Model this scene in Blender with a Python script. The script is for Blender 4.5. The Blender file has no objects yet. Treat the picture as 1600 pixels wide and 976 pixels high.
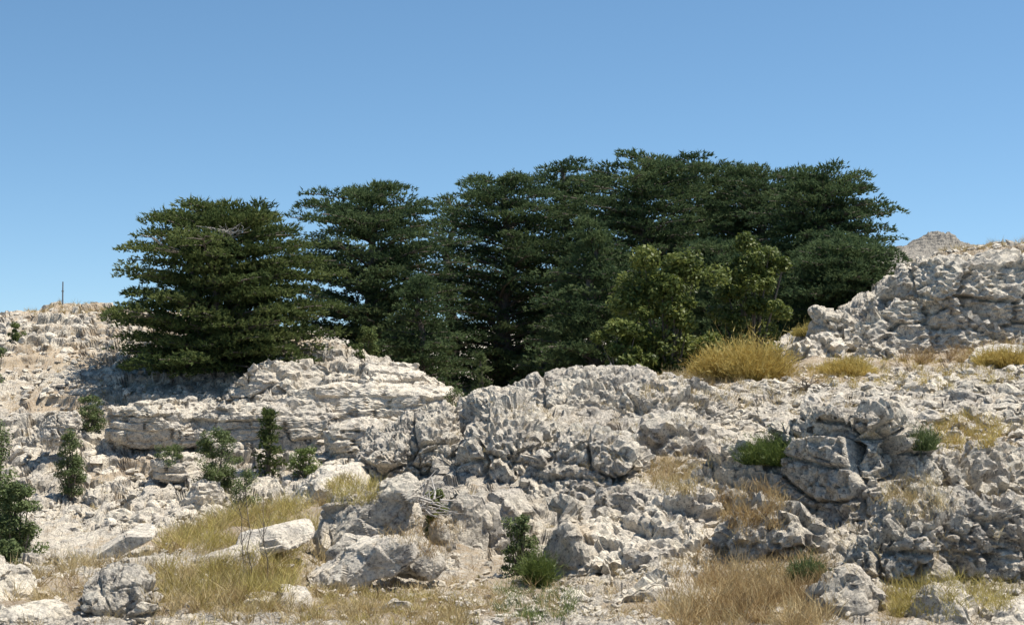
import bpy, bmesh, math, random
import numpy as np
from mathutils import Vector, Matrix, Euler

# ------------------------------------------------------------------ camera, sky, sun
S = bpy.context.scene
COL = S.collection
F = 2200.0                                   # focal length in photo pixels (1600 wide)
cd = bpy.data.cameras.new('camera'); cam = bpy.data.objects.new('camera', cd); COL.objects.link(cam)
cd.sensor_width = 36.0; cd.lens = F / 1600.0 * 36.0
cd.clip_start = 0.1; cd.clip_end = 20000
cam.location = (0, 0, 0); cam.rotation_euler = (math.radians(90), 0, 0)
S.camera = cam

SUN_DIR = Vector((0.60, 0.08, 1.35)).normalized()      # towards the sun: high, behind the trees, from the right
SUN_EL = math.asin(SUN_DIR.z); SUN_AZ = math.atan2(SUN_DIR.x, SUN_DIR.y)
W = bpy.data.worlds.new('World'); S.world = W; W.use_nodes = True
nt = W.node_tree; nt.nodes.clear()
sky = nt.nodes.new('ShaderNodeTexSky'); sky.sky_type = 'NISHITA'; sky.sun_disc = False
sky.sun_elevation = SUN_EL; sky.sun_rotation = SUN_AZ
sky.altitude = 1900; sky.air_density = 1.0; sky.dust_density = 1.0; sky.ozone_density = 3.0
bgn = nt.nodes.new('ShaderNodeBackground'); bgn.inputs['Strength'].default_value = 0.101
outn = nt.nodes.new('ShaderNodeOutputWorld')
tcw = nt.nodes.new('ShaderNodeTexCoord'); mpw = nt.nodes.new('ShaderNodeMapping'); nrm = nt.nodes.new('ShaderNodeVectorMath'); nrm.operation = 'NORMALIZE'
mpw.inputs['Location'].default_value = (0, 0, 0.085)      # high-altitude air: the pale band at the horizon is thin
nt.links.new(tcw.outputs['Generated'], mpw.inputs[0]); nt.links.new(mpw.outputs[0], nrm.inputs[0]); nt.links.new(nrm.outputs[0], sky.inputs[0])
hsw = nt.nodes.new('ShaderNodeHueSaturation'); hsw.inputs['Saturation'].default_value = 1.08; hsw.inputs['Hue'].default_value = 0.49
nt.links.new(sky.outputs[0], hsw.inputs['Color']); nt.links.new(hsw.outputs[0], bgn.inputs[0]); nt.links.new(bgn.outputs[0], outn.inputs[0])
sl = bpy.data.lights.new('sun', 'SUN'); sl.energy = 5.0; sl.angle = math.radians(0.5); sl.color = (1.0, 0.94, 0.84)
so = bpy.data.objects.new('sun', sl); COL.objects.link(so)
so.rotation_euler = SUN_DIR.to_track_quat('Z', 'Y').to_euler()
S.view_settings.view_transform = 'Standard'; S.view_settings.look = 'None'
S.view_settings.exposure = 0.55; S.view_settings.gamma = 1.0; S.view_settings.use_curve_mapping = False
S.cycles.max_bounces = 6; S.cycles.transparent_max_bounces = 4

# ------------------------------------------------------------------ numpy noise
rng0 = np.random.RandomState(7)
PERM = np.tile(rng0.permutation(4096), 3).astype(np.int32)
_g = rng0.normal(size=(4096, 3)); GRAD = (_g / np.linalg.norm(_g, axis=1, keepdims=True)).astype(np.float32)
RND = rng0.rand(4096, 4).astype(np.float32)
def hsh(i, j, k):
    return PERM[(PERM[(PERM[i & 4095] + j) & 4095] + k) & 4095]
def perlin(p, seed=0):
    p = np.asarray(p, np.float32) + np.float32(seed * 17.31 + 1000.0)
    i = np.floor(p).astype(np.int32); f = p - i
    u = f * f * f * (f * (f * 6 - 15) + 10)
    def g(a, b, c):
        G = GRAD[hsh(i[:, 0] + a, i[:, 1] + b, i[:, 2] + c)]
        return G[:, 0] * (f[:, 0] - a) + G[:, 1] * (f[:, 1] - b) + G[:, 2] * (f[:, 2] - c)
    x0 = g(0,0,0); x1 = g(1,0,0); a = x0 + u[:, 0] * (x1 - x0)
    x0 = g(0,1,0); x1 = g(1,1,0); b = x0 + u[:, 0] * (x1 - x0)
    c0 = a + u[:, 1] * (b - a)
    x0 = g(0,0,1); x1 = g(1,0,1); a = x0 + u[:, 0] * (x1 - x0)
    x0 = g(0,1,1); x1 = g(1,1,1); b = x0 + u[:, 0] * (x1 - x0)
    c1 = a + u[:, 1] * (b - a)
    return 1.6 * (c0 + u[:, 2] * (c1 - c0))
def fbm(p, oct=4, seed=0, gain=0.5, lac=2.03):
    r = 0; a = 1.0
    for o in range(oct):
        r = r + a * perlin(p, seed + o * 3); p = p * lac; a *= gain
    return r
def ridged(p, oct=4, seed=0, gain=0.5):
    r = 0; a = 1.0
    for o in range(oct):
        r = r + a * (1 - 2 * np.abs(perlin(p, seed + o * 3))); p = p * 2.07; a *= gain
    return r
def worley(p, seed=0):
    """F1, F2 and a random number of the nearest cell."""
    p = np.asarray(p, np.float32) + np.float32(seed * 13.7 + 1000.0)
    i = np.floor(p).astype(np.int32); f = p - i
    n = len(p); F1 = np.full(n, 9, np.float32); F2 = np.full(n, 9, np.float32); ID = np.zeros(n, np.float32)
    for a in (-1, 0, 1):
        for b in (-1, 0, 1):
            for c in (-1, 0, 1):
                h = RND[hsh(i[:, 0] + a, i[:, 1] + b, i[:, 2] + c)]
                d = np.sqrt((a + h[:, 0] - f[:, 0]) ** 2 + (b + h[:, 1] - f[:, 1]) ** 2 + (c + h[:, 2] - f[:, 2]) ** 2)
                m = d < F1
                F2 = np.where(m, F1, np.minimum(F2, d)); F1 = np.where(m, d, F1); ID = np.where(m, h[:, 3], ID)
    return F1, F2, ID
def facet(p, freq, seed, slope, step):
    """Angular broken stone: every cell is a tilted, offset plane."""
    q = np.asarray(p, np.float32) * freq + np.float32(seed * 13.7 + 1000.0)
    i = np.floor(q).astype(np.int32); f = q - i; n = len(q)
    F1 = np.full(n, 9, np.float32); F2 = np.full(n, 9, np.float32); H = np.zeros(n, np.int32)
    for a in (-1, 0, 1):
        for b in (-1, 0, 1):
            for c in (-1, 0, 1):
                hi = hsh(i[:, 0] + a, i[:, 1] + b, i[:, 2] + c); h = RND[hi]
                d = np.sqrt((a + h[:, 0] - f[:, 0]) ** 2 + (b + h[:, 1] - f[:, 1]) ** 2 + (c + h[:, 2] - f[:, 2]) ** 2)
                m = d < F1
                F2 = np.where(m, F1, np.minimum(F2, d)); F1 = np.where(m, d, F1); H = np.where(m, hi, H)
    g = GRAD[H]; o = RND[H]
    # distance along the tilt direction from the cell's own centre, recovered from a fixed origin per cell
    cx = np.zeros((n, 3), np.float32); best = np.full(n, 9, np.float32)
    for a in (-1, 0, 1):
        for b in (-1, 0, 1):
            for c in (-1, 0, 1):
                h = RND[hsh(i[:, 0] + a, i[:, 1] + b, i[:, 2] + c)]
                v = np.stack([f[:, 0] - a - h[:, 0], f[:, 1] - b - h[:, 1], f[:, 2] - c - h[:, 2]], 1); d = (v * v).sum(1); m = d < best
                best = np.where(m, d, best); cx = np.where(m[:, None], v, cx)
    tl = (g * cx).sum(1) / freq
    return slope * tl + step / freq * (o[:, 3] - .5), F2 - F1
def sstep(a, b, x):
    t = np.clip((x - a) / (b - a), 0, 1); return t * t * (3 - 2 * t)
def P3(x, y, z=None):
    return np.stack([x, y, np.zeros_like(x) if z is None else z], -1)

# ------------------------------------------------------------------ mesh helpers
def make_mesh(name, V, Fc, tone=None, smooth=False):
    V = np.ascontiguousarray(V, np.float32); Fc = np.ascontiguousarray(Fc, np.int32)
    me = bpy.data.meshes.new(name); k = Fc.shape[1]
    me.vertices.add(len(V)); me.vertices.foreach_set('co', V.ravel())
    me.loops.add(Fc.size); me.loops.foreach_set('vertex_index', Fc.ravel())
    me.polygons.add(len(Fc)); me.polygons.foreach_set('loop_start', np.arange(0, Fc.size, k, dtype=np.int32))
    me.polygons.foreach_set('loop_total', np.full(len(Fc), k, np.int32))
    me.polygons.foreach_set('use_smooth', np.full(len(Fc), smooth, bool))
    if tone is not None:
        at = me.attributes.new('tone', 'FLOAT', 'POINT'); at.data.foreach_set('value', np.ascontiguousarray(tone, np.float32))
    me.update(calc_edges=True)
    return me
def link(name, me, mat=None, parent=None, loc=(0, 0, 0)):
    o = bpy.data.objects.new(name, me); COL.objects.link(o); o.location = loc
    if mat is not None and me is not None and not me.materials: me.materials.append(mat)
    if parent is not None: o.parent = parent
    return o
def tag(o, label=None, cat=None, group=None, kind=None):
    if label: o['label'] = label
    if cat: o['category'] = cat
    if group: o['group'] = group
    if kind: o['kind'] = kind
    return o
def root(name, loc, label, cat, group=None):
    o = bpy.data.objects.new(name, None); COL.objects.link(o); o.location = loc; o.empty_display_size = 0.3
    return tag(o, label, cat, group)
def at(px, py, d):
    return Vector(((px - 800.0) / F * d, d, (488.0 - py) / F * d))
def unit_(v): return v / (np.linalg.norm(v, axis=1, keepdims=True) + 1e-9)
def vnormals(V, Fc):
    a, b, c = V[Fc[:, 0]], V[Fc[:, 1]], V[Fc[:, 2]]
    n = np.cross(b - a, c - a); out = np.zeros_like(V)
    for k in range(3):
        for q in range(3):
            out[:, q] += np.bincount(Fc[:, k], n[:, q], len(V))
    return out / (np.linalg.norm(out, axis=1, keepdims=True) + 1e-9)

# ------------------------------------------------------------------ materials
def new_mat(name):
    m = bpy.data.materials.new(name); m.use_nodes = True; t = m.node_tree; t.nodes.clear()
    return m, t, t.nodes, t.links
def ramp(N, L, src, stops):
    r = N.new('ShaderNodeValToRGB'); e = r.color_ramp.elements
    while len(e) > 1: e.remove(e[-1])
    e[0].position = stops[0][0]; e[0].color = (*stops[0][1], 1)
    for p, c in stops[1:]:
        q = e.new(p); q.color = (*c, 1)
    L.new(src, r.inputs[0]); return r.outputs[0]
def noise(N, L, vec, scale, detail=4, rough=0.55, dist=0.0):
    n = N.new('ShaderNodeTexNoise'); n.inputs['Scale'].default_value = scale; n.inputs['Detail'].default_value = detail
    n.inputs['Roughness'].default_value = rough; n.inputs['Distortion'].default_value = dist
    L.new(vec, n.inputs['Vector']); return n.outputs['Fac']
def mix(N, L, fac, a, b, mode='MIX'):
    m = N.new('ShaderNodeMix'); m.data_type = 'RGBA'; m.blend_type = mode
    if isinstance(fac, float): m.inputs[0].default_value = fac
    else: L.new(fac, m.inputs[0])
    for s, v in ((m.inputs[6], a), (m.inputs[7], b)):
        if isinstance(v, tuple): s.default_value = (*v, 1)
        else: L.new(v, s)
    return m.outputs[2]
def g3(v): return (v, v, v)
def rock_colour(N, L, vec, warm=0.5, dark=0.5, bright=1.0):
    """Weathered limestone: cream stone, grey crust, dark lichen spots."""
    c = lambda r, g, b: (r * bright, g * bright, b * bright * .95)
    n1 = noise(N, L, vec, 0.9, 7, 0.65, 0.4)
    base = ramp(N, L, n1, [(0.30, c(.47, .42, .375)), (0.45, c(.59, .53, .465)), (0.58, c(.68, .61, .52)), (0.72, c(.54, .49, .435))])
    n2 = noise(N, L, vec, 2.6, 10, 0.75, 0.9)
    crust = ramp(N, L, n2, [(0.48 - 0.07 * dark, g3(0)), (0.60 - 0.07 * dark, g3(0.75))])
    base = mix(N, L, crust, base, c(.37, .34, .315))
    n3 = noise(N, L, vec, 8.5, 9, 0.8, 0.5)
    spots = ramp(N, L, n3, [(0.535 - 0.06 * dark, g3(0)), (0.60 - 0.06 * dark, g3(0.85))])
    base = mix(N, L, spots, base, c(.135, .125, .12))
    n6 = noise(N, L, vec, 6.0, 8, 0.7, 0.3)
    pale = ramp(N, L, n6, [(0.55, g3(0)), (0.66, g3(0.7))])
    base = mix(N, L, pale, base, c(.68, .64, .57))
    n4 = noise(N, L, vec, 1.6, 4, 0.6, 0.2)
    wm = ramp(N, L, n4, [(0.55, g3(0)), (0.72, g3(warm * .7))])
    base = mix(N, L, wm, base, c(.60, .475, .34))
    n5 = noise(N, L, vec, 26, 5, 0.75)
    sp = ramp(N, L, n5, [(0.36, g3(0.5)), (0.46, g3(1.0)), (0.62, g3(1.2))])
    return mix(N, L, 1.0, base, sp, 'MULTIPLY')
def rock_bump(N, L, vec, s=1.0):
    h1 = noise(N, L, vec, 9, 8, 0.72, 0.5); h2 = noise(N, L, vec, 30, 6, 0.75)
    b1 = N.new('ShaderNodeBump'); b1.inputs['Strength'].default_value = 1.0 * s; b1.inputs['Distance'].default_value = 0.08
    L.new(h1, b1.inputs['Height'])
    b2 = N.new('ShaderNodeBump'); b2.inputs['Strength'].default_value = 1.0 * s; b2.inputs['Distance'].default_value = 0.035
    L.new(h2, b2.inputs['Height']); L.new(b1.outputs[0], b2.inputs['Normal'])
    return b2.outputs[0]
def finish(N, L, col, nor=None, rough=0.92, spec=0.15):
    b = N.new('ShaderNodeBsdfPrincipled'); o = N.new('ShaderNodeOutputMaterial')
    L.new(col, b.inputs['Base Color']); b.inputs['Roughness'].default_value = rough
    b.inputs['Specular IOR Level'].default_value = spec
    if nor is not None: L.new(nor, b.inputs['Normal'])
    L.new(b.outputs[0], o.inputs[0])
def rock_mat(name, warm=0.5, dark=0.5, bright=1.0, bump=1.0):
    m, t, N, L = new_mat(name)
    tc = N.new('ShaderNodeNewGeometry').outputs['Position']
    finish(N, L, rock_colour(N, L, tc, warm, dark, bright), rock_bump(N, L, tc, bump)); return m
def ground_mat():
    m, t, N, L = new_mat('limestone_ground')
    tc = N.new('ShaderNodeNewGeometry').outputs['Position']
    rc = rock_colour(N, L, tc, 0.55, 0.35)
    s1 = noise(N, L, tc, 1.2, 6, 0.65); s2 = noise(N, L, tc, 18, 5, 0.75)
    soil = ramp(N, L, s1, [(0.3, (.31, .225, .145)), (0.5, (.41, .32, .215)), (0.7, (.48, .40, .29))])
    peb = ramp(N, L, s2, [(0.45, g3(0)), (0.62, g3(1))])
    soil = mix(N, L, mix(N, L, 1.0, peb, g3(0.75), 'MULTIPLY'), soil, (.50, .46, .40))
    a = N.new('ShaderNodeAttribute'); a.attribute_name = 'tone'
    ad = N.new('ShaderNodeMath'); ad.operation = 'ADD'; L.new(a.outputs['Fac'], ad.inputs[0])
    nn = noise(N, L, tc, 3.5, 7, 0.7)
    sb = N.new('ShaderNodeMath'); sb.operation = 'MULTIPLY_ADD'; L.new(nn, sb.inputs[0]); sb.inputs[1].default_value = 1.4; sb.inputs[2].default_value = -0.7
    L.new(sb.outputs[0], ad.inputs[1])
    fac = ramp(N, L, ad.outputs[0], [(0.38, g3(0)), (0.58, g3(1))])
    finish(N, L, mix(N, L, fac, soil, rc), rock_bump(N, L, tc, 0.9)); return m
def leaf_mat(name, stops, trans=0.25, rough=0.55, spec=0.3):
    m, t, N, L = new_mat(name)
    a = N.new('ShaderNodeAttribute'); a.attribute_name = 'tone'
    col = ramp(N, L, a.outputs['Fac'], stops)
    b = N.new('ShaderNodeBsdfPrincipled'); b.inputs['Roughness'].default_value = rough; b.inputs['Specular IOR Level'].default_value = spec
    L.new(col, b.inputs['Base Color']); o = N.new('ShaderNodeOutputMaterial')
    if trans > 0:
        tr = N.new('ShaderNodeBsdfTranslucent'); L.new(col, tr.inputs[0])
        ms = N.new('ShaderNodeMixShader'); ms.inputs[0].default_value = trans
        L.new(b.outputs[0], ms.inputs[1]); L.new(tr.outputs[0], ms.inputs[2]); L.new(ms.outputs[0], o.inputs[0])
    else: L.new(b.outputs[0], o.inputs[0])
    return m
def bark_mat(name, c0, c1):
    m, t, N, L = new_mat(name)
    tc = N.new('ShaderNodeTexCoord').outputs['Object']
    mp = N.new('ShaderNodeMapping'); mp.inputs['Scale'].default_value = (6, 6, 1.5); L.new(tc, mp.inputs[0])
    n = noise(N, L, mp.outputs[0], 3, 6, 0.7)
    bp = N.new('ShaderNodeBump'); bp.inputs['Strength'].default_value = 0.8; bp.inputs['Distance'].default_value = 0.03; L.new(n, bp.inputs['Height'])
    finish(N, L, ramp(N, L, n, [(0.35, c0), (0.65, c1)]), bp.outputs[0]); return m

M_GROUND = ground_mat()
M_KARST = rock_mat('grey_pitted_limestone', 0.35, 0.3, 1.18, 1.0)
M_PALE = rock_mat('pale_limestone', 0.6, -0.1, 1.1, 0.75)
M_BLOCK = rock_mat('weathered_limestone', 0.5, 0.05, 1.06, 0.9)
M_CEDAR_A = leaf_mat('olive_cedar_needles', [(0, (.050, .076, .026)), (.5, (.110, .144, .048)), (1, (.180, .208, .074))], 0.3, .7, .08)
M_CEDAR_B = leaf_mat('blue_green_cedar_needles', [(0, (.046, .076, .036)), (.5, (.094, .138, .060)), (1, (.150, .192, .082))], 0.3, .7, .08)
M_OAK = leaf_mat('glossy_oak_leaves', [(0, (.034, .054, .014)), (.5, (.115, .145, .035)), (1, (.24, .26, .07))], 0.35, 0.5, 0.22)
M_SHRUB = leaf_mat('dull_green_leaves', [(0, (.052, .076, .030)), (.5, (.118, .155, .060)), (1, (.20, .235, .095))], 0.3, .6, .15)
M_BROOM = leaf_mat('fresh_green_stems', [(0, (.07, .105, .025)), (.5, (.12, .165, .04)), (1, (.21, .25, .07))], 0.25)
M_YELLOW = leaf_mat('straw_yellow_stems', [(0, (.28, .19, .05)), (.5, (.48, .36, .10)), (1, (.62, .51, .19))], 0.3, 0.7)
M_STRAW = leaf_mat('dry_straw', [(0, (.26, .18, .08)), (.5, (.44, .34, .16)), (1, (.60, .50, .29))], 0.3, 0.7)
M_RUST = leaf_mat('rusty_dry_grass', [(0, (.20, .13, .06)), (.5, (.40, .28, .13)), (1, (.58, .46, .25))], 0.3, 0.7)
M_LIME = leaf_mat('yellow_green_grass', [(0, (.22, .17, .05)), (.5, (.43, .36, .11)), (1, (.60, .51, .20))], 0.3, 0.7)
M_BARK = bark_mat('grey_brown_bark', (.09, .075, .06), (.19, .165, .14))
M_DEAD = bark_mat('bleached_dead_wood', (.34, .31, .28), (.55, .52, .48))

# ------------------------------------------------------------------ terrain shape
# columns: photo column (px at the camera's lens) -> list of (distance, height)
def col_y(lst): return [(d, (488 - y) / F * d) for d, y in lst]
near = [(3, -2.5), (8, -2.95), (11, -3.05)]
far_l = [(80, -0.6), (100, -3), (160, -9), (400, -14), (6000, -60)]
far_m = [(90, -4.2), (120, -6), (200, -10), (400, -14), (6000, -60)]
far_r = [(62, 2.0), (75, 0.6), (100, -2), (200, -9), (400, -14), (6000, -60)]
hill = [(22, -3.9), (26, -5.1), (34, -6.35), (40, -6.6), (44, -6.24), (48, -5.5), (51, -4.68), (53, -3.9), (57, -2.9), (60, -1.96), (64, -.93)]
COLS = [
 (-2500, near + [(14, -3.1), (17, -3.2), (20, -3.5)] + hill + [(69, -.5), (74, -.6)] + far_l),
 (-500, near + [(14, -3.1), (17, -3.2), (20, -3.5)] + hill + [(69, -.45), (74, -.5)] + far_l),
 (0, near + [(14, -3.1), (17, -3.22), (20, -3.5)] + hill + [(67, -.05), (72, -0.2)] + far_l),
 (90, near + [(14, -3.1), (17, -3.25), (20, -3.5)] + hill + [(67, .25), (71, .38)] + far_l),
 (180, near + [(14, -3.1), (17, -3.2), (20, -3.4)] + hill + [(67, .25), (71, .36)] + far_l),
 (350, near + [(14, -3.1), (17, -3.2), (20, -3.3), (23, -3.35), (26, -4.2), (34, -6.1), (40, -6.4), (44, -6.1), (48, -5.4), (51, -4.68), (53, -3.9), (57, -2.9), (60, -2.0), (64, -1.0), (69, -.1), (75, -.3)] + far_l),
 (500, near + [(14, -3.1), (17, -3.3), (20, -3.42), (23, -3.28), (26, -3.3), (30, -4.5), (36, -5.6), (42, -5.9), (46, -5.5), (49, -4.9), (51, -4.35), (53, -3.1), (56, -2.3), (60, -.85), (63, -.8), (70, -2.2), (80, -3.4)] + far_m),
 (600, near + [(14, -3.1), (17, -3.35), (20, -3.55), (23, -3.4), (25, -3.1), (27, -2.95), (30, -4.2), (36, -5.4), (42, -5.7), (46, -5.4), (49, -4.9), (51, -4.2), (53, -2.9), (56, -1.75), (58, -1.7), (66, -3.7)] + far_m),
 (680, near + [(14, -3.1), (17, -3.4), (20, -3.62), (22, -3.7), (25, -2.95), (28, -2.75), (31, -2.9), (34, -4.2), (40, -5.0), (46, -5.1), (49, -4.6), (51, -3.6), (54, -2.6), (56, -2.9), (64, -4.3)] + far_m),
 (730, near + [(14, -3.1), (17, -3.45), (20, -3.66), (22, -3.72), (24.5, -2.9), (28, -2.5), (31, -2.25), (34, -3.5), (40, -4.8), (46, -4.7), (50, -3.75), (52, -3.8), (60, -4.5)] + far_m),
 (850, near + [(14, -3.1), (17, -3.53), (20, -3.85), (22, -3.85), (24, -2.95), (26, -2.55), (29, -2.05), (32.5, -1.44), (36, -2.2), (42, -3.5), (60, -4.5)] + far_m),
 (1000, near + [(14, -3.1), (17, -3.42), (19.5, -3.4), (22, -3.05), (25, -2.66), (29, -2.15), (33, -1.77), (36, -1.8), (40, -1.92), (50, -2.7), (62, -3.4)] + far_m),
 (1150, near + [(14, -3.1), (17, -3.25), (20, -3.22), (22.5, -2.95), (25, -2.77), (29, -2.34), (33, -1.96), (37, -1.8), (41, -1.68), (50, -1.7), (62, -2.2)] + far_m),
 (1300, near + [(14, -3.1), (17, -3.12), (20, -2.9), (22.5, -2.6), (25, -2.42), (29, -2.14), (33, -1.87), (37, -1.72), (41, -1.5), (46, -.65), (50, -.3), (60, -.5), (75, -1.5)] + far_m),
 (1380, near + [(14, -3.1), (17, -3.1), (20, -2.92), (22.5, -2.65), (25, -2.42), (29, -2.15), (33, -1.87), (37, -1.73), (41, -1.5), (44, -1.0), (47, .3), (51, 1.2), (55, 1.2), (75, -1.0)] + far_m),
 (1450, near + [(14, -3.1), (16, -3.2), (18.5, -3.05), (21, -2.9), (24, -2.5), (28, -2.2), (32, -1.93), (36, -1.8), (41, -1.62), (43.5, -1.1), (46.5, .9), (50, 1.9), (53, 2.05), (58, 1.7)] + far_r[1:]),
 (1520, near + [(14, -3.1), (16, -3.18), (18.5, -3.0), (21, -2.82), (24, -2.42), (28, -2.1), (32, -1.83), (36, -1.6), (41, -1.4), (43.5, -1.0), (46.5, 1.1), (50, 2.15), (53, 2.42), (58, 2.2)] + far_r[1:]),
 (1600, near + [(14, -3.1), (16, -3.15), (18.5, -2.95), (21, -2.78), (24, -2.33), (28, -2.07), (32, -1.75), (36, -1.5), (41, -1.25), (43.5, -.8), (46.5, 1.3), (50, 2.35), (54, 2.62), (58, 2.4)] + far_r),
 (2100, near + [(14, -3.1), (16, -3.1), (18.5, -2.9), (21, -2.7), (24, -2.3), (28, -2.0), (32, -1.6), (36, -1.3), (41, -1.0), (43.5, -.5), (46.5, 1.5), (50, 2.6), (54, 3.0), (58, 2.9)] + far_r),
 (4200, near + [(14, -3.1), (16, -3.1), (24, -2.3), (41, -1.0), (43.5, -.5), (46.5, 1.5), (50, 2.6), (54, 3.0), (58, 2.9)] + far_r),
]
NU, ND = 480, 900
U0, U1 = -2500.0, 4200.0; D0, D1 = math.log(3.0), math.log(6000.0)
ug = np.linspace(U0, U1, NU * 2); dg_ = np.linspace(D0, D1, ND)
prof = np.array([np.interp(np.exp(dg_), [q[0] for q in c], [q[1] for q in c]) for _, c in COLS])
cu = [c[0] for c in COLS]
RAST = np.array([np.interp(ug, cu, prof[:, j]) for j in range(ND)]).T          # [u, d]
def blur(A, axis, s):
    k = np.arange(-3 * s, 3 * s + 1); w = np.exp(-0.5 * (k / s) ** 2); w /= w.sum()
    pad = [(0, 0), (0, 0)]; pad[axis] = (3 * s, 3 * s)
    B = np.pad(A, pad, mode='edge'); n = A.shape[axis]
    return sum(wi * np.take(B, range(i, i + n), axis=axis) for i, wi in enumerate(w))
RAST = blur(blur(RAST, 1, 4), 0, 4)
def base_z(u, d):
    a = np.clip((u - U0) / (U1 - U0) * (len(ug) - 1), 0, len(ug) - 1.001); b = np.clip((np.log(d) - D0) / (D1 - D0) * (ND - 1), 0, ND - 1.001)
    i = a.astype(int); j = b.astype(int); fa = a - i; fb = b - j
    return (RAST[i, j] * (1 - fa) + RAST[i + 1, j] * fa) * (1 - fb) + (RAST[i, j + 1] * (1 - fa) + RAST[i + 1, j + 1] * fa) * fb
def terrace(z, step, sharp):
    q = z / step; i = np.floor(q); f = q - i
    return step * (i + sstep(0.5 - sharp / 2, 0.5 + sharp / 2, f))
def ground_h(X, Y):
    """Height of the ground with its ledges and blocks."""
    X = np.asarray(X, float); Y = np.asarray(Y, float)
    u = 800 + X / Y * F; z = base_z(u, Y)
    p = P3(X, Y)
    n1 = perlin(p * 0.35, 1); n2 = fbm(p * 0.9, 3, 5)
    farm = sstep(38, 46, Y) * (1 - sstep(95, 130, Y))
    mid = sstep(22, 27, Y) * (1 - farm)
    z = z + (0.10 * n2 * np.clip(Y / 25, .4, 1.6)) + 0.12 * n1 * farm
    # bedding ledges: large on the far slopes, small on the near rubble slope
    t1 = terrace(z + 0.22 * n1 + 0.14 * n2, 0.62, 0.22) - 0.22 * n1 - 0.14 * n2
    t2 = terrace(z + 0.12 * perlin(p * 0.8, 9) + 0.05 * n2, 0.24, 0.5) - 0.12 * perlin(p * 0.8, 9) - 0.05 * n2
    wl = farm * sstep(-0.45, 0.15, perlin(p * 0.16, 12) + 0.15)
    z = z * (1 - wl) + wl * (0.65 * t1 + 0.35 * t2)
    wm = mid * 0.45; z = z * (1 - wm) + wm * t2
    return z
def gz(x, y): return float(ground_h(np.array([x]), np.array([y]))[0])
def gpt(px, d, dz=0.0):
    x = (px - 800.0) / F * d; return Vector((x, d, gz(x, d) + dz))

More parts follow.
